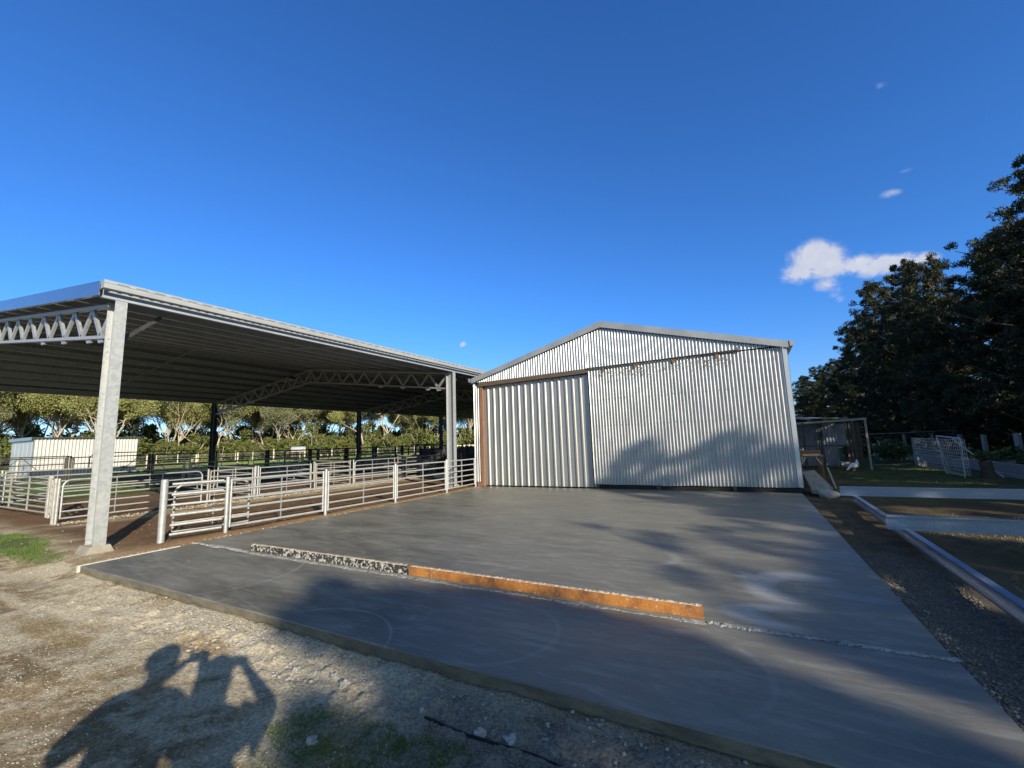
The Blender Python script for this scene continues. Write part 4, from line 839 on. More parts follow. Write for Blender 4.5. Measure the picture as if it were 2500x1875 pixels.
def frames():
    t = thing('goal_frame', (6, 20.3, gz(6, 20.3)), 'white pipe goal frame leaning with wire mesh panel across it', 'goal frame')
    mb = MB(); mb.tube([(6, 19.35, -.05), (6, 19.2, 1.05), (6, 19.25, 1.20), (6, 21.2, 1.27)], .022, 8); mb.build('crossbar_frame', M['white_pipe'], t)
    mb = MB(); mb.tube([(5.95, 19.7, 1.19), (6.4, 19.55, .6), (6.9, 19.4, -.05)], .020, 8); mb.build('rear_leg', M['white_pipe'], t)
    mb = MB(); mb.tube([(6, 21.2, 1.27), (6, 20.9, .1), (6, 20.8, -.05)], .021, 8); mb.tube([(6, 21.2, 1.26), (6.3, 21.6, .0)], .018, 8); mb.build('side_leg', M['white_pipe'], t)
    mb = MB(); mb.tube([(6, 20.8, 0.0), (6, 19.35, 0.0)], .022, 8); mb.build('ground_bar', M['white_pipe'], t)
    mb = MB(); ya, yb = 18.7, 24.2
    for k in range(11): z = .06+1.10*k/10; mb.tube([(5.92, ya+.03*(k % 3), z), (5.93, 21.2, z+.01), (6.05, yb, z+.02)], .009, 4, cap=False)
    for k in range(37): y = ya+(yb-ya)*k/36; mb.tube([(5.93+.12*max(0, y-21.2)/3, y, .05), (5.93+.12*max(0, y-21.2)/3, y, 1.17)], .008, 4, cap=False)
    o = mb.build('mesh_panel', M['wire']); tag(o, 'large wire mesh sheet standing on edge beside the white pipe frame', 'mesh panel')
frames()
def hen():
    t = thing('hen', (4.0, 24.35, gz(4, 22.4)), 'white hen pecking the grass in front of the poultry run', 'hen'); g = gz(4, 22.4)
    mb = MB(); bm = bmesh.new()
    # body as one lofted surface head -> neck -> body -> tail, head down at left
    path = [((3.74, 24.25, .045), .012), ((3.77, 24.25, .065), .032), ((3.80, 24.26, .085), .036), ((3.83, 24.28, .12), .035), ((3.87, 24.3, .165), .055), ((3.93, 24.33, .20), .095), ((4.0, 24.36, .22), .12), ((4.07, 24.38, .23), .115), ((4.13, 24.4, .28), .075), ((4.14, 24.41, .37), .045), ((4.13, 24.42, .45), .018)]
    mb.tube([(p[0], p[1], p[2]+g) for p, r in path], [r for p, r in path], 14); mb.build('body', M['feather'], t)
    mb = MB(); mb.tube([(3.745, 24.25, .045+g), (3.72, 24.245, .02+g)], [.010, .002], 6); mb.build('beak', M['beak'], t)
    mb = MB(); mb.add([(3.75, 24.25, .08+g), (3.78, 24.25, .105+g), (3.80, 24.26, .14+g), (3.81, 24.26, .11+g)], [(0, 1, 2, 3), (3, 2, 1, 0)]); mb.build('comb', M['red_comb'], t)
    for s in (-1, 1):
        mb = MB(); mb.tube([(4.02, 24.36+s*.045, .13+g), (4.03, 24.36+s*.05, .06+g), (4.02, 24.36+s*.05, .0+g)], [.016, .010, .009], 6)
        for a in (-.5, 0, .5): mb.tube([(4.02, 24.36+s*.05, .004+g), (3.96, 24.36+s*.05+a*.05, .004+g)], [.007, .003], 5)
        mb.build('leg', M['beak'], t)
        mb = MB(); mb.tube([(3.92, 24.33+s*.09, .21+g), (4.0, 24.36+s*.115, .22+g), (4.12, 24.40+s*.08, .25+g)], [.03, .06, .015], 8, squash=.4); mb.build('wing', M['feather'], t)
    t.location = (3.68, 22.45, g)
hen()
gg = gz(3.7, 25.5); t = thing('plastic_tub', (3.72, 25.5, gg), 'battered grey-white tub on its side against the poultry run sheets', 'tub')
mb = MB(); mb.tube([(3.52, 24.3, gg+.14), (3.84, 24.35, gg+.13), (3.86, 24.35, gg+.13)], [.15, .12, .03], 12); mb.build('tub_shell', M['tub'], t); mb = MB(); mb.tube([(3.515, 24.3, gg+.14), (3.53, 24.3, gg+.14)], [.125, .125], 12); mb.build('tub_opening', M['dark_steel'], t)
def garden():
    t = thing('raised_garden_bed', (8.5, 21, 0), 'raised garden bed edged with old pale concrete sleepers under the dark trees', 'garden bed')
    mb = MB(); mb.box(7.5, 7.62, 14, 33, -.1, .30); mb.build('upper_edging', M['grey_wood'], t); mb = MB(); mb.box(7.15, 7.27, 12, 21, -.12, .03); mb.build('lower_edging', M['grey_wood'], t)
    mb = MB(); n = 60; vs = []
    for i in range(n+1):
        y = 14+19*i/n
        for x, z in ((7.62, .22), (8.2, .33), (9.6, .36), (11, -.1)): vs.append((x, y, z+.05*mnoise.noise(Vector((x*2, y*2, 0)))))
    mb.add(vs, [(i*4+k, i*4+k+1, i*4+k+5, i*4+k+4) for i in range(n) for k in range(3)], 0, True); mb.build('bed_soil', M['bark_dark'], t)
    t = thing('tree_stump', (6.5, 19.33, gz(6.5, 19.3)), 'dark ivy-topped stump standing in front of the garden edging', 'stump'); mb = MB(); mb.tube([(6.55, 19.3, -.1), (6.53, 19.3, .2), (6.52, 19.33, .45)], [.19, .155, .15], 14); mb.build('trunk', M['bark_dark'], t)
    mb_leaf(t, 'foliage', [(6.52, 19.3, .62, .24)], 260, .07, M['veg_leaf'])
    for i, (x, y, h, dx, m) in enumerate(((8.0, 20.2, 1.5, .0, 'timber_stake'), (7.95, 19.3, 1.15, .05, 'timber_stake'), (8.3, 18.0, 1.75, -.12, 'timber_stake'), (8.5, 17.3, 1.5, -.2, 'timber_stake'), (8.1, 17.1, 1.2, -.1, 'timber_stake'), (8.7, 21.3, 1.3, .0, 'timber_stake'))):
        mb = MB(); mb.tube([(x, y, .1), (x+dx, y, .1+h)], .028, 6); o = mb.build('garden_stake', M[m]); tag(o, ['straight stake at the left end of the garden stakes', 'short stake left of the tall leaning stake', 'tallest leaning stake in the garden bed', 'second leaning stake, right of the tallest', 'short stake at the right end of the stakes', 'stake farthest back in the garden bed'][i], 'stake', 'stakes in the garden bed')
    for i, (y, w, h) in enumerate(((18.9, .28, 1.05), (24.2, .35, 1.15), (27, .3, 1.1), (21.9, .22, 1.1), (17.2, .28, 1.0), (29.5, .3, 1.1))):
        mb = MB(); mb.box(9.2, 9.3, y, y+w, .1, .1+h); o = mb.build('boundary_post', M['grey_wood']); tag(o, ['fourth', 'second-farthest', 'third-farthest', 'fifth', 'nearest', 'farthest'][i]+' broad grey slab post along the garden boundary', 'post', 'slab posts along the garden boundary')
    for i, (x, y, z, r) in enumerate(((8.1, 18.4, .45, .45), (8.3, 17.0, .5, .5), (8.2, 20.6, .45, .4), (8.4, 22.6, .45, .5), (8.0, 15.9, .4, .45), (7.9, 24.8, .4, .45), (6.1, 27.5, .6, .75), (4.9, 28.6, .6, .65))):
        tt = thing('garden_shrub', (x, y, gz(x, y)), ['low leafy plant below the tallest stake', 'bushy plant right of the stakes', 'small leafy plant left of the stakes', 'leafy plant behind the wire mesh panel', 'leafy plant at the near end of the garden bed', 'small plant at the far end of the garden bed', 'dark shrub left of the wire mesh panel', 'dark shrub just right of the poultry run'][i], 'shrub', 'plants along the garden bed')
        mb_leaf(tt, 'leaves', [(x, y, z, r), (x+.2, y-.25, z-.08, r*.7), (x-.1, y+.3, z-.1, r*.7)], 420, .085, M['veg_leaf'])
        mb = MB(); mb.tube([(x, y, 0), (x, y, z)], [.02, .01], 5); mb.build('stem', M['bark_dark'], tt)
    t = thing('paling_screen', (7, 33, 0), 'low row of dark cluttered palings beyond the grass at right', 'fence')
    rr = random.Random(8)
    for k in range(14):
        x = 4.8+k*.38; mb = MB(); mb.bar((x, 31+rr.uniform(-.2, .2), -.1), (x+rr.uniform(-.03, .03), 31, .95+rr.uniform(0, .35)), .13, .03); mb.build('paling', M['grey_wood'] if k % 3 else M['beam_wood'], t)
    mb = MB(); mb.bar((4.5, 30.9, 1.32), (10, 30.9, 1.42), .03, .03); mb.build('top_wire_rail', M['grey_wood'], t)
    mb = MB(); mb.bar((4.7, 30.95, .25), (9.0, 30.95, .28), .05, .2); mb.build('bottom_board', M['concrete_pale'], t)

def leaf_cloud(clumps, per, size, rr, elong=2.2, squashz=.75):
    """numpy leaf quads around clump centres"""
    c = np.array(clumps, float); n = len(c)*per; idx = np.repeat(np.arange(len(c)), per)
    d = rr.normal(size=(n, 3)); d /= np.linalg.norm(d, axis=1)[:, None]; rad = rr.random(n)**(.45)
    P = c[idx, :3] + d*rad[:, None]*c[idx, 3:4]*np.array([1, 1, squashz])
    a = rr.normal(size=(n, 3)); a /= np.linalg.norm(a, axis=1)[:, None]; b = np.cross(a, rr.normal(size=(n, 3))); b /= np.linalg.norm(b, axis=1)[:, None]
    s = size*(.6+.8*rr.random(n))[:, None]
    V = np.stack([P-a*s*elong/2, P-b*s/2+a*s*.1, P+a*s*elong/2, P+b*s/2+a*s*.1], 1).reshape(-1, 3)
    return V, np.arange(n*4).reshape(-1, 4)
def mb_leaf(parent, name, clumps, per, size, mat, elong=1.8):
    V, Fq = leaf_cloud(clumps, per, size, rng, elong); o = Vector(parent['_o']); me = np_mesh(name, V-np.array(o), Fq, mat)
    ob = bpy.data.objects.new(name, me); COL.objects.link(ob); ob.parent = parent; return ob
garden()

# ------------------------------------------------------------------ trees
def limb(mb, p, d, L_, r, depth, rr, tips, bend=.25, spread=.7, up=.25, fork=(2, 3), seg=4, minr=.02):
    pts = [p.copy()]; rs = [r]; q = p.copy(); dd = d.copy()
    for i in range(seg):
        dd = (dd + Vector((rr.gauss(0, bend), rr.gauss(0, bend), rr.gauss(0, bend*.5)+up*.3))*.5).normalized(); q = q + dd*L_/seg; pts.append(q.copy()); rs.append(max(minr, r*(1-.42*(i+1)/seg)))
    mb.tube(pts, rs, 6 if r > .05 else 4, cap=False)
    if depth <= 2: tips.append((q.copy(), depth))
    if depth <= 1: tips.append((pts[-2].lerp(q, .3), depth))
    if depth == 0: return
    for k in range(rr.randint(*fork)):
        nd = (dd + Vector((rr.gauss(0, spread), rr.gauss(0, spread), rr.gauss(0, spread*.5)+up))).normalized()
        limb(mb, q, nd, L_*rr.uniform(.62, .85), r*.56, depth-1, rr, tips, bend, spread, up, fork, seg, minr)
def gum_variant(seed, H=11, leaf=M['gum_leaf'], dens=1.0, depth=4):
    rr = random.Random(seed); mb = MB(); tips = []
    nst = rr.choice((1, 2, 2, 3))
    for s in range(nst):
        a = rr.uniform(0, 6.28); lean = .15+.22*rr.random()
        limb(mb, Vector((.15*math.cos(a), .15*math.sin(a), -.2)), Vector((math.cos(a)*lean, math.sin(a)*lean, 1)).normalized(), H*rr.uniform(.24, .34), .145*H/11, depth, rr, tips, .28, .62, .30)
    cl = [(t.x, t.y, t.z, rr.uniform(.50, 1.05)*H/11) for t, dpt in tips if rr.random() < dens]
    r2 = np.random.default_rng(seed); V, Fq = leaf_cloud(cl, max(60, int(24000/len(cl))), .080, r2, 2.2, .7)
    me_l = np_mesh('crown', V, Fq, leaf)
    t = bpy.data.meshes.new('trunk'); t.from_pydata(mb.v, [], mb.f); t.materials.append(M['bark']); t.polygons.foreach_set('use_smooth', mb.sm); t.update()
    return t, me_l
gums = [gum_variant(s, 11, (M['gum_leaf'], M['gum_leaf2'])[s % 2], .80+.06*(s % 3)) for s in range(11, 18)]
def place_tree(name, var, x, y, sc, rot, label, cat, group, zs=1.0, crown='crown'):
    t = thing(name, (x, y, gz(x, y)), label, cat, group); t.rotation_euler = (0, 0, rot); t.scale = (sc, sc, sc*zs)
    for nm, me in (('trunk', var[0]), (crown, var[1])):
        o = bpy.data.objects.new(nm, me); COL.objects.link(o); o.parent = t
    return t
rt = random.Random(21)
NG = 36
for i in range(NG):
    az = R(-84 + 56*(i+.5)/NG + rt.uniform(-.5, .5)); d = 76+rt.uniform(0, 14)+(7 if i % 3 == 0 else 0); x, y = d*math.sin(az), d*math.cos(az)
    h = rt.uniform(.98, 1.38)
    place_tree('gum_tree', gums[rt.randrange(len(gums))], x, y, h, rt.uniform(0, 6.28), ORD[i]+' pale-trunked gum tree from the left in the bush belt beyond the pasture', 'tree', 'gum trees of the bush belt beyond the pasture')
for i in range(30):
    az = R(-86 + 60*(i+.5)/30 + rt.uniform(-.7, .7)); d = 100+rt.uniform(-3, 12); x, y = d*math.sin(az), d*math.cos(az)
    place_tree('gum_tree', gums[rt.randrange(len(gums))], x, y, rt.uniform(1.2, 1.55), rt.uniform(0, 6.28), ORD[i]+' gum tree from the left in the rear row of the bush belt', 'tree', 'gum trees in the rear row of the bush belt')
# dense understorey shrubs
def shrub_variant(seed):
    rr = random.Random(seed); cl = []
    for k in range(16): a = rr.uniform(0, 6.28); q = rr.uniform(0, 2.0); z = rr.uniform(.4, 3.0)*(1-q/3.2); cl.append((q*math.cos(a), q*math.sin(a), z, rr.uniform(.5, .95)))
    V, Fq = leaf_cloud(cl, 190, .14, np.random.default_rng(seed), 2.0, .75); me = np_mesh('foliage', V, Fq, M['shrub_leaf'])
    mb = MB()
    for k in range(6): a = rr.uniform(0, 6.28); mb.tube([(0, 0, -.1), (.5*math.cos(a), .5*math.sin(a), 1), (1.1*math.cos(a), 1.1*math.sin(a), 2.1)], [.06, .04, .02], 5, cap=False)
    t = bpy.data.meshes.new('stem'); t.from_pydata(mb.v, [], mb.f); t.materials.append(M['bark']); t.update(); return t, me
shr = [shrub_variant(s) for s in range(31, 35)]
NS = 38
for i in range(NS):
    az = R(-84 + 56*(i+.5)/NS + rt.uniform(-.6, .6)); d = 75+rt.uniform(-1, 7); x, y = d*math.sin(az), d*math.cos(az)
    place_tree('bush', shr[i % 4], x, y, rt.uniform(1.0, 1.6), rt.uniform(0, 6.28), ORD[i]+' dark green bush from the left along the foot of the gum trees', 'bush', 'bushes at the foot of the gum trees', crown='foliage')
for i in range(30):
    az = R(-86 + 60*(i+.5)/30 + rt.uniform(-.6, .6)); d = 94+rt.uniform(-3, 8); x, y = d*math.sin(az), d*math.cos(az)
    place_tree('bush', shr[(i+1) % 4], x, y, rt.uniform(1.7, 2.4), rt.uniform(0, 6.28), ORD[i]+' taller bush from the left in the shaded depth of the belt', 'bush', 'bushes deeper inside the belt', zs=1.15, crown='foliage')

def pine_variant(seed, H, Rr, per=36, nb=70, base=.06, shape=.75, leaf=None, top_flat=.0, size=.037):
    rr = random.Random(seed); mb = MB(); mb.tube([(0, 0, -.3), (.05, 0, H*.4), (0, .05, H*.92)], [.22, .15, .03], 8, cap=False); cl = []
    for k in range(nb):
        f = (k+.5)/nb; z = H*(base+(.97-base)*f**.9); a = k*2.399+rr.uniform(-.4, .4); rad = Rr*max(.12, (1-f**2.2))**shape*rr.choice((rr.uniform(.55, 1.0), rr.uniform(.75, 1.45)))
        rise = rr.uniform(.05, .35)*rad; tip = Vector((rad*math.cos(a), rad*math.sin(a), min(z+rise, H)))
        b = Vector((0, 0, z-.1*rad)); mb.tube([b, b.lerp(tip, .5)-Vector((0, 0, .06*rad)), tip], [.045, .03, .01], 4, cap=False)
        m = max(4, int(rad*4.2))
        for j in range(m):
            g = .25+.75*(j+rr.random())/m; p = b.lerp(tip, g); sd_ = .22*rad*(1.1-g)+.12
            cl.append((p.x+rr.gauss(0, sd_), p.y+rr.gauss(0, sd_), p.z+rr.gauss(.05, .14), rr.uniform(.13, .34)))
    r2 = np.random.default_rng(seed); V, Fq = leaf_cloud(cl, per, size, r2, 4.6, .7); me = np_mesh('crown', V, Fq, leaf or M['pine_leaf'])
    t = bpy.data.meshes.new('trunk'); t.from_pydata(mb.v, [], mb.f); t.materials.append(M['bark_dark']); t.update()
    print('pine', seed, len(Fq)); return t, me
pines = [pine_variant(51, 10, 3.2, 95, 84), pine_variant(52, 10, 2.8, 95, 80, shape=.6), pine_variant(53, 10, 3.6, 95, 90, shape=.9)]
# visible belt on the right: (x, y, height)
belt = [(12.0, 17.0, 10.5), (12.0, 20.6, 11.8), (11.6, 24.8, 13.0), (11.3, 28.8, 11.0), (9.9, 32.0, 11.3), (10.0, 36.5, 12.8), (9.4, 41.5, 13.0), (9.6, 46.5, 11.0), (9.4, 52.0, 9.4), (9.0, 58, 9.6),
        (8.4, 65, 9.8), (7.4, 72, 9.6), (4.8, 76, 7.0), (6.2, 61, 6.2), (14.5, 26, 12.5), (14.5, 35, 13), (13.5, 48, 12), (3.0, 84, 6.5), (12.6, 11.6, 8.0), (12.0, 14.6, 8.8)]
blab = ['nearest dark pine of the right-hand belt, cut by the photo edge', 'second dark pine from the camera in the right-hand belt', 'third dark pine in the right-hand belt, above the garden bed', 'tall dark pine reaching highest at the right edge', 'fifth dark pine in the right-hand belt', 'sixth dark pine in the right-hand belt',
        'seventh dark pine with a sunlit shoulder', 'eighth dark pine in the right-hand belt', 'ninth pine, lower than its neighbours', 'tenth pine in the right-hand belt', 'eleventh pine in the right-hand belt', 'twelfth pine in the right-hand belt', 'small sunlit pine nearest the iron shed roofline',
        'low pine filling the gap above the poultry run', 'hidden pine behind the third one', 'hidden pine behind the fifth one', 'hidden pine behind the eighth one', 'farthest low pine behind the back shed', 'pine out of the photo at the right, beside the bearers', 'pine out of the photo at the right, before the garden bed']
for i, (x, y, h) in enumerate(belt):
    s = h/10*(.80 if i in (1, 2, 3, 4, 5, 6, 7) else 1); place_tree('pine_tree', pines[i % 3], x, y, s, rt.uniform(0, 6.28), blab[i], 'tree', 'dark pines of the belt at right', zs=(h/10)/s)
for i in range(14):
    x, y = 12.6+rt.uniform(-.8, 1.5), 15+3.6*i
    place_tree('bush', shr[i % 4], x, y, rt.uniform(.95, 1.35), rt.uniform(0, 6.28), ORD[i]+' dark bush from the camera in the undergrowth beneath the right-hand pines', 'bush', 'undergrowth beneath the right-hand pines', crown='foliage')
for i in range(6):
    x, y = 4.2+1.6*i, 66+rt.uniform(-3, 3)
    place_tree('bush', shr[i % 4], x, y, rt.uniform(1.2, 1.6), rt.uniform(0, 6.28), ORD[i]+' bush from the left closing the view behind the poultry run', 'bush', 'bushes closing the view behind the poultry run', crown='foliage')
# pines and a gum behind the camera, which shade the yard
uh = Vector((toward_sun.x, toward_sun.y, 0)).normalized(); nh = Vector((-uh.y, uh.x, 0))
TE = math.tan(SUN_EL)
# (s across the light, u towards the sun, T = height of the shadow line, radius, variant)
cast = [(-.1, 0, 0, 0, 0)]
def caster_line(name, u, s0, s1, prof, label, seed, per=60, thick=1.2, dn=48, ex=1.1, lay=.5, tstep=.10):
    """one broad tree whose crown top follows prof(s); s measured across the sun's rays"""
    rr = random.Random(seed); cl = []; mb = MB(); sm = (s0+s1)/2
    base = uh*u + nh*sm; g = gz(base.x, base.y)
    n = int((s1-s0)*dn); ntop = int((s1-s0)/tstep)
    for k in range(n+ntop):
        s = rr.uniform(s0, s1) if k < n else s0+(s1-s0)*(k-n+.5)/ntop; top = prof(s)+TE*u; r = rr.uniform(.18, .36) if k < n else rr.uniform(.14, .24); e = 1
        z = top - r*.8 - 2.6*rr.random() if rr.random() < lay else top - r - (top-1.2)*rr.random()**ex*.98
        if k >= n: z = top-r*.6
        w = rr.uniform(-thick, thick)
        p = uh*(u+w) + nh*s; cl.append((p.x-base.x, p.y-base.y, z+TE*w-g, r))
    V, Fq = leaf_cloud(cl, per, .085, np.random.default_rng(seed), 3.0, .8); me = np_mesh('crown', V, Fq, M['pine_leaf'])
    topm = prof(sm)+TE*u-g; mb.tube([(0, 0, -.3), (.05, 0, topm*.5), (0, 0, topm*.9)], [.2, .14, .03], 8, cap=False)
    for k in range(10):
        q = cl[rr.randrange(len(cl))]; mb.tube([(0, 0, max(.4, q[2]*.6)), (q[0], q[1], q[2])], [.05, .012], 4, cap=False)
    t = thing(name, (base.x, base.y, g), label, 'tree', 'pines behind the camera'); o = bpy.data.objects.new('crown', me); COL.objects.link(o); o.parent = t
    mb.build('trunk', M['bark_dark'], t, origin=(0, 0, 0))
def P_(pts):
    xs = [a for a, b in pts]; ys = [b for a, b in pts]; return lambda s: float(np.interp(s, xs, ys))
profA = P_([(.28, 1.15), (.45, 1.15), (.47, 2.1), (.50, 2.1), (.60, 1.7), (.70, 1.7), (.80, 2.1), (.95, 2.15), (1.1, 1.85), (1.5, 1.80), (1.9, 1.7), (2.3, 1.55), (2.7, 1.2), (3.1, .75)])
caster_line('pine_tree', 19.5, .30, 3.02, profA, 'pine behind the camera whose shadow crosses the apron', 61, per=80, dn=85, ex=.85)
profB = P_([(3.5, .75), (3.9, .95), (4.3, 1.50), (4.7, 1.0), (5.1, 1.5), (5.5, 2.5), (5.9, 1.4), (6.6, 1.9), (7.3, 1.6), (8.0, 2.1), (8.6, 2.2)])
caster_line('pine_tree', 20.5, 3.48, 6.1, profB, 'pine right of the camera shading the middle of the slab', 62, per=40, dn=24, ex=.9, lay=.3, tstep=.24)
profL = P_([(3.55, .50), (3.8, .60), (4.0, .72), (4.5, .78), (5.2, .9), (6.0, 1.05), (7.0, 1.1), (8.1, 1.2)])
caster_line('pine_tree', 22.0, 3.58, 8.0, profL, 'low bushy pine behind the camera shading the far right of the apron', 66, per=50, dn=70, ex=.9, lay=.6)
caster_line('pine_tree', 19.0, 6.0, 9.0, profB, 'pine right of the camera shading the far part of the slab', 63, per=36, dn=24, lay=.3, tstep=.3)
profC = P_([(8.0, 1.3), (8.5, 2.0), (8.8, 2.9), (9.4, 3.6), (9.9, 4.4), (10.25, 4.95), (10.4, 4.95), (10.75, 4.1), (11.1, 4.15), (11.6, 4.4), (12.0, 3.7), (12.4, 3.2), (13.0, 3.6), (16, 3.8)])
caster_line('pine_tree', 18.0, 8.0, 12.6, profC, 'pine right of the slab shading the iron wall', 64, per=46, dn=62, ex=.75, tstep=.2)
caster_line('pine_tree', 15.0, 12.5, 16.2, profC, 'pine beside the crosswise beams, right of the photo', 65, per=60, dn=95, ex=.85)

# ------------------------------------------------------------------ small ground stuff
def stones(name, regions, mat, seed, label=None):
    r = np.random.default_rng(seed); Vs = []; Fs = []; off = 0
    cube = np.array([[x, y, z] for z in (-1, 1) for y in (-1, 1) for x in (-1, 1)], float); fq = np.array([(0, 2, 3, 1), (4, 5, 7, 6), (0, 1, 5, 4), (2, 6, 7, 3), (0, 4, 6, 2), (1, 3, 7, 5)])
    for (x0, x1, y0, y1, n, s0, s1, skew) in regions:
        x = r.uniform(x0, x1, n); y = r.uniform(y0, y1, n)
        if skew: y = y0+(y1-y0)*(1-r.random(n)**skew)
        z = ground_base(x, y); s = (s0+(s1-s0)*r.random(n)**2.5)/2
        d = fbm(x, y, 1.6, 4, 3)-.5; d2 = fbm(x, y, 9, 4, 9)-.5; z = z + (d*.05+d2*.017)
        C = cube[None]*(1+.35*r.normal(size=(n, 8, 3))*.6)*s[:, None, None]*np.array([1, 1, .6]); th = r.uniform(0, 6.28, n); c, sn = np.cos(th), np.sin(th)
        X = C[..., 0]*c[:, None]-C[..., 1]*sn[:, None]; Y = C[..., 0]*sn[:, None]+C[..., 1]*c[:, None]
        V = np.stack([X+x[:, None], Y+y[:, None], C[..., 2]+z[:, None]+s[:, None]*.25], -1).reshape(-1, 3); Vs.append(V); Fs.append((fq[None]+8*np.arange(n)[:, None, None]+off).reshape(-1, 4)); off += 8*n
    me = np_mesh(name, np.concatenate(Vs), np.concatenate(Fs), mat); o = bpy.data.objects.new(name, me); COL.objects.link(o); tag(o, kind='stuff'); 
    if label: tag(o, label, name.replace('_', ' '))
M['pebble'] = material('tan_pebble', (.30, .25, .18), (.42, .37, .29), rough=.95, scale=9)
stones('gravel', [(1.12, 1.75, 3.0, 7.4, 9000, .005, .019, 0), (-1.9, 1.1, 1.0, 2.55, 14000, .006, .020, 0), (1.1, 2.2, 1.5, 3.2, 4000, .008, .03, 0)], M['gravel'], 1, 'grey-brown crushed rock along the right edge and near corner of the slab')
stones('pebbles', [(-13, -1.5, .6, 2.6, 6000, .003, .010, 0), (-7, -1.5, .9, 2.5, 3000, .003, .009, 0), (-14, -9, 2.4, 9, 350, .006, .02, 0), (-8.9, -8.68, 3, 13.5, 400, .008, .03, 0), (-15, -14.3, 4, 18, 1800, .015, .04, 0)], M['pebble'], 2, 'small pale stones scattered over the dry dirt')
stones('concrete_crumbs', [(-6.5, 1.0, 2.32, 2.66, 1500, .004, .022, 0), (-5.4, -3.0, 2.15, 2.6, 500, .005, .03, 0), (1.1, 1.25, 3.2, 6, 120, .006, .02, 0)], M['lump'], 3, 'white concrete crumbs along the foot of the apron edge')
def lumps():
    L_ = [(-3.25, 2.33, .10, .07), (-3.05, 2.36, .07, .07), (-2.88, 2.38, .09, .08), (-2.72, 2.34, .11, .09), (-3.18, 2.22, .08, .05), (-2.0, 2.34, .06, .06), (-1.55, 2.32, .09, .07), (-1.35, 2.36, .11, .08), (-4.3, 2.40, .09, .06), (-4.15, 2.42, .06, .05), (-2.42, 1.85, .08, .06), (-2.3, 2.44, .04, .05), (-.35, 2.40, .09, .05), (.25, 2.48, .08, .05)]
    for i, (x, y, r, h) in enumerate(sorted(L_)):
        mb = MB(); lump_mesh(mb, (x, y, gz(x, y)+.004), (r*.42, r*.34, h*.36), i+2, sub=3, amp=.75); o = mb.build('concrete_lump', M['lump']); tag(o, ORD[i]+' white concrete lump from the left along the foot of the apron', 'concrete lump', 'white concrete lumps below the apron')
lumps()
# black film strip poking out of the gravel
def film(pts, w, label):
    mb = MB(); rr = random.Random(int(abs(pts[0][0])*10)); rows = []
    for i in range(len(pts)*6-5):
        k, f = divmod(i, 6); p = Vector(pts[k]); q = Vector(pts[min(k+1, len(pts)-1)]); c = p.lerp(q, f/6); ww = w*rr.uniform(.3, 1.1); z = gz(c.x, c.y)+.02
        rows.append([(c.x, c.y-ww/2, z-.02), (c.x, c.y, z-.008+.010*rr.random()), (c.x+.01, c.y+ww/2, z-.0)])
    for i in range(len(rows)-1):
        for j in range(2): mb.add([rows[i][j], rows[i+1][j], rows[i+1][j+1], rows[i][j+1]], [(0, 1, 2, 3)])
    o = mb.build('plastic_film', M['plastic_black']); tag(o, label, 'plastic film', 'black plastic film poking out below the apron')
film([(-1.95, 2.30, 0), (-1.6, 2.28, 0), (-1.2, 2.30, 0), (-.9, 2.27, 0), (-.6, 2.31, 0)], .009, 'left strip of black plastic film poking out of the gravel below the apron')
film([(-.55, 2.33, 0), (-.1, 2.38, 0), (.3, 2.42, 0)], .009, 'right strip of black plastic film poking out of the gravel below the apron')
def grass(name, regions, mat, seed, label):
    r = np.random.default_rng(seed); Vs = []; n_all = 0
    for (cx, cy, rx, ry, n, h) in regions:
        a = r.uniform(0, 2*np.pi, n); q = np.sqrt(r.random(n)); x = cx+rx*q*np.cos(a); y = cy+ry*q*np.sin(a)
        k = fbm(x, y, 3.5, 3, 21) > .42+.12*q; x, y = x[k], y[k]; m = len(x); z = ground_base(x, y)+(fbm(x, y, 1.6, 4, 3)-.5)*.05-.01
        th = r.uniform(0, 6.28, m); hh = h*(.4+.8*r.random(m)); w = .004+.004*r.random(m); lx = r.normal(0, .45, m)*hh; ly = r.normal(0, .45, m)*hh
        dx, dy = np.cos(th)*w, np.sin(th)*w
        V = np.stack([np.stack([x-dx, y-dy, z], -1), np.stack([x+dx, y+dy, z], -1), np.stack([x+lx, y+ly, z+hh], -1)], 1).reshape(-1, 3); Vs.append(V)
    V = np.concatenate(Vs); me = np_mesh(name, V, np.arange(len(V)).reshape(-1, 3), mat); o = bpy.data.objects.new(name, me); COL.objects.link(o); tag(o, label, 'grass', kind='stuff')
grass('grass', [(-12.9, 2.75, 1.9, .55, 11000, .05), (-10.7, 2.72, 1.0, .22, 3000, .04), (-2.35, 1.95, .55, .25, 5200, .022), (-2.1, 1.45, .6, .4, 5200, .022), (-1.72, 2.08, .25, .16, 2000, .026), (2.9, 14.6, 1.3, 1.3, 8000, .06), (4.8, 21, 2.2, 4.5, 9000, .07), (-16, 6, .0, .0, 1, .05)], M['grass'], 5, 'short green grass in patches on the dirt and over the right yard')
grass('dry_grass', [(-1.8, 1.95, .35, .2, 110, .045), (4.0, 9.8, 2.0, 1.6, 5000, .04), (4, 6.3, 1.8, 1.3, 5000, .035), (1.5, 6.3, .35, .5, 500, .05)], M['dead_grass'], 6, 'dead straw-coloured grass stems among the dirt and between the beams')

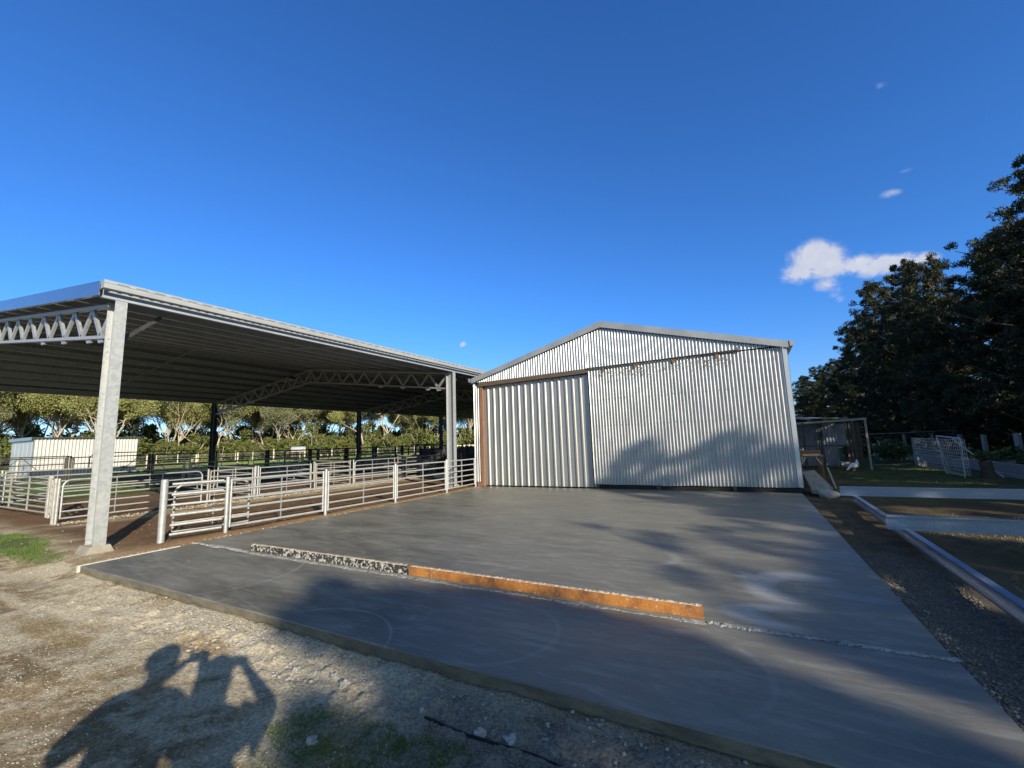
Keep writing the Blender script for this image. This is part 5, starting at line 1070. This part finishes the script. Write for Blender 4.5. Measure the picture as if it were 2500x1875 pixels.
# ------------------------------------------------------------------ horse on the pasture
def skin_body(name, J, E, mats, parent, sub=2, matfn=None):
    """J: {key:(x,y,z,r)}; E: edges; one continuous skinned body"""
    o0 = Vector(parent['_o']); keys = list(J); me = bpy.data.meshes.new(name)
    me.from_pydata([tuple(Vector(J[k][:3])-o0) for k in keys], [(keys.index(a), keys.index(b)) for a, b in E], [])
    ob = bpy.data.objects.new(name, me); COL.objects.link(ob)
    sk = ob.modifiers.new('skin', 'SKIN'); sk.use_smooth_shade = True
    for i, k in enumerate(keys):
        sv = me.skin_vertices[0].data[i]; r = J[k][3]; sv.radius = (r, r) if not isinstance(r, tuple) else r; sv.use_root = (i == 0)
    if sub: s = ob.modifiers.new('sub', 'SUBSURF'); s.levels = sub; s.render_levels = sub
    bpy.context.view_layer.update(); dg = bpy.context.evaluated_depsgraph_get(); m2 = bpy.data.meshes.new_from_object(ob.evaluated_get(dg)); ob.modifiers.clear(); ob.data = m2; m2.name = name
    m2.materials.clear()
    for m in mats: m2.materials.append(m)
    m2.polygons.foreach_set('use_smooth', [True]*len(m2.polygons))
    if matfn:
        for p in m2.polygons: p.material_index = matfn(p.center+o0)
    ob.parent = parent; return ob
def horse():
    ox, oy = 66*math.sin(R(-55.0)), 66*math.cos(R(-55.0)); g = gz(ox, oy); t = thing('horse', (ox, oy, g), 'horse in a pale grey rug grazing before the gum trees', 'horse')
    d = Vector((-.55, -.83, 0)); n = Vector((-d.y, d.x, 0))
    def P(a, b, z, r): q = Vector((ox, oy, g+z))+d*a+n*b; return (q.x, q.y, q.z, r)
    J = {'belly': P(0, 0, 1.12, .34), 'chest': P(.55, 0, 1.12, .34), 'rump': P(-.6, 0, 1.18, .33), 'neck': P(.95, 0, 1.05, .20), 'poll': P(1.35, 0, .62, .13), 'muzzle': P(1.42, 0, .15, .07), 'tail': P(-.92, 0, 1.1, .06), 'tail2': P(-1.0, 0, .6, .05)}
    E = [('belly', 'chest'), ('belly', 'rump'), ('chest', 'neck'), ('neck', 'poll'), ('poll', 'muzzle'), ('rump', 'tail'), ('tail', 'tail2')]
    for s, nm in ((-1, 'l'), (1, 'r')):
        J['fs'+nm] = P(.55, s*.16, .85, .14); J['fk'+nm] = P(.56, s*.16, .45, .07); J['ff'+nm] = P(.56, s*.16, .04, .06); E += [('chest', 'fs'+nm), ('fs'+nm, 'fk'+nm), ('fk'+nm, 'ff'+nm)]
        J['hs'+nm] = P(-.55, s*.17, .85, .16); J['hk'+nm] = P(-.72, s*.17, .50, .075); J['hf'+nm] = P(-.66, s*.17, .04, .06); E += [('rump', 'hs'+nm), ('hs'+nm, 'hk'+nm), ('hk'+nm, 'hf'+nm)]
    skin_body('body', J, E, [M['horse']], t, 1)
    mb = MB(); rows = []
    for i in range(9):
        a = -.98+1.75*i/8
        rows.append([Vector(P(a, .43*math.sin(th), 1.16+.42*math.cos(th)-(.12 if abs(th) > 1.8 else 0), 0)[:3]) for th in np.linspace(-2.0, 2.0, 13)])
    for i in range(8):
        for j in range(12): mb.add([rows[i][j], rows[i+1][j], rows[i+1][j+1], rows[i][j+1]], [(0, 1, 2, 3)], 0, True)
    mb.build('rug', M['rug'], t)
horse()

# ------------------------------------------------------------------ the two people whose shadows fall into the picture
def person(x, y, g, h, facing, hands, elbows, shirt, label, bulk=1.3):
    f = Vector((math.sin(facing), math.cos(facing), 0)); r = Vector((f.y, -f.x, 0)); t = thing('person', (x, y, g), label, 'person'); k = h/1.75
    def P(a, b, z, rad): q = Vector((x, y, g))+r*a*k+f*b*k+Vector((0, 0, z*k)); return (q.x, q.y, q.z, rad*k if not isinstance(rad, tuple) else (rad[0]*k, rad[1]*k))
    B = bulk
    J = {'pelvis': P(0, 0, .95, (.155*B, .12*B)), 'waist': P(0, 0, 1.10, (.15*B, .12*B)), 'chest': P(0, 0, 1.29, (.17*B, .13*B)), 'collar': P(0, .0, 1.42, (.12, .10)), 'neck': P(0, .03, 1.50, .062), 'jaw': P(0, .05, 1.57, .080), 'skull': P(0, .03, 1.66, .100), 'crown': P(0, .02, 1.71, .07)}
    E = [('pelvis', 'waist'), ('waist', 'chest'), ('chest', 'collar'), ('collar', 'neck'), ('neck', 'jaw'), ('jaw', 'skull'), ('skull', 'crown')]
    for s in (-1, 1):
        n = 'L' if s < 0 else 'R'
        J['hip'+n] = P(s*.10, 0, .86, .105*B); J['knee'+n] = P(s*.12, .02, .48, .070*B); J['ank'+n] = P(s*.13, -.02, .09, .045); J['toe'+n] = P(s*.14, .15, .035, .038)
        E += [('pelvis', 'hip'+n), ('hip'+n, 'knee'+n), ('knee'+n, 'ank'+n), ('ank'+n, 'toe'+n)]
        J['sh'+n] = P(s*.20, 0, 1.38, .075*B); ev = Vector(elbows[0 if s < 0 else 1]); J['el'+n] = (ev.x, ev.y, ev.z, .052*B)
        hv = Vector(hands[0 if s < 0 else 1]); w = ev.lerp(hv, .78); J['wr'+n] = (w.x, w.y, w.z, .034*k); J['ha'+n] = (hv.x, hv.y, hv.z, .036*k)
        E += [('collar', 'sh'+n), ('sh'+n, 'el'+n), ('el'+n, 'wr'+n), ('wr'+n, 'ha'+n)]
        dirh = (hv-Vector(J['wr'+n][:3])).normalized(); side = dirh.cross(Vector((0, 0, 1))).normalized()
        for q, (sp, ln) in enumerate(((-.026, .060), (-.009, .070), (.009, .066), (.026, .052))):
            a = hv+side*sp+dirh*.03; b = a+dirh*ln*.5*k; c = b+(dirh*.5-side*s*.4).normalized()*ln*.45*k
            J['fa%d%s' % (q, n)] = (a.x, a.y, a.z, .0095); J['fb%d%s' % (q, n)] = (b.x, b.y, b.z, .0085); J['fc%d%s' % (q, n)] = (c.x, c.y, c.z, .007)
            E += [('ha'+n, 'fa%d%s' % (q, n)), ('fa%d%s' % (q, n), 'fb%d%s' % (q, n)), ('fb%d%s' % (q, n), 'fc%d%s' % (q, n))]
        a = hv-side*s*.03; b = a+(dirh-side*s).normalized()*.035; J['ta'+n] = (a.x, a.y, a.z, .011); J['tb'+n] = (b.x, b.y, b.z, .009); E += [('ha'+n, 'ta'+n), ('ta'+n, 'tb'+n)]
    zc = [g+z*k for z in (.10, .93, 1.46)]
    def mf(c):
        hp = min((c-Vector(J[q][:3])).length for q in ('haL', 'haR', 'wrL', 'wrR')); ne = (c-Vector(J['jaw'][:3])).length
        if hp < .10: return 0
        if c.z < zc[0]: return 3
        if c.z < zc[1]: return 2
        return 0 if (c.z > zc[2] and ne < .22) else 1
    skin_body('body', J, E, [M['skin'], shirt, M['trousers'], M['boots']], t, 2, mf)
    c = Vector(J['skull'][:3]); mb = MB(); lump_mesh(mb, (c.x-f.x*.012, c.y-f.y*.012, c.z+.035), (.108*k, .115*k, .10*k), 1, 3, amp=.10); mb.build('hair', M['hair'], t)
    for s in (-1, 1): mb = MB(); e = c+f*.098*k+r*s*.032*k-Vector((0, 0, .012)); lump_mesh(mb, e, (.012, .012, .010), 2, 1, amp=0); mb.build('eye', M['shirt_navy'], t)
    mb = MB(); e = c+f*.105*k-Vector((0, 0, .045)); lump_mesh(mb, e, (.014, .020, .024), 3, 2, amp=.1); mb.build('nose', M['skin'], t)
    mb = MB(); e = c+f*.094*k-Vector((0, 0, .088)); lump_mesh(mb, e, (.026, .010, .008), 4, 2, amp=.1); mb.build('mouth', M['red_comb'], t)
    for s in (-1, 1): mb = MB(); e = c+r*s*.098*k-Vector((0, 0, .03)); lump_mesh(mb, e, (.012, .022, .032), 5, 2, amp=.1); mb.build('ear', M['skin'], t)
    return t
def phone(c, fwd, label, w=.155, h=.075):
    f = Vector(fwd).normalized(); r = f.cross(Vector((0, 0, 1))).normalized(); u = r.cross(f); c = Vector(c); mb = MB(); vs = []
    for a in (-.004, .004):
        for sr, su in ((-1, -1), (1, -1), (1, 1), (-1, 1)): vs.append(c+f*a+r*sr*w/2+u*su*h/2)
    mb.add(vs, [(3, 2, 1, 0), (4, 5, 6, 7), (0, 1, 5, 4), (1, 2, 6, 5), (2, 3, 7, 6), (3, 0, 4, 7)]); o = mb.build('mobile_phone', M['phone']); tag(o, label, 'phone', 'phones held up by the two people')
CF = Vector((math.sin(YAW), math.cos(YAW), 0)); CR = Vector((CF.y, -CF.x, 0)); Zv = Vector((0, 0, 1))
pc = Vector((0, 0, CAM_H))-CF*.045+CR*.055-Zv*.02; phone(pc, CF, 'phone held level in both hands by the person in the green shirt')
person(.23, -.28, -.135, 1.79, YAW, (pc-CR*.085-CF*.045-Zv*.03, pc+CR*.085-CF*.045-Zv*.02), (-CF*.14-CR*.17+Zv*1.12, -CF*.10+CR*.31+Zv*1.28), M['shirt_green'], 'person in a green shirt holding a phone in both hands, right of the two shadows')
pc2 = Vector((-.395, -.085, 1.50)); phone(pc2, CF, 'phone held up by the taller person in the navy shirt')
person(-.26, -.46, -.135, 1.86, YAW, (pc2-CR*.08-CF*.03-Zv*.03, pc2+CR*.08-CF*.03-Zv*.02), (Vector((-.655, -.64, 1.14)), Vector((-.22, -.12, 1.12))), M['shirt_navy'], 'taller person in a navy shirt holding up a phone, left of the two shadows', 1.45)
for o in bpy.data.objects:
    if '_o' in o: del o['_o']
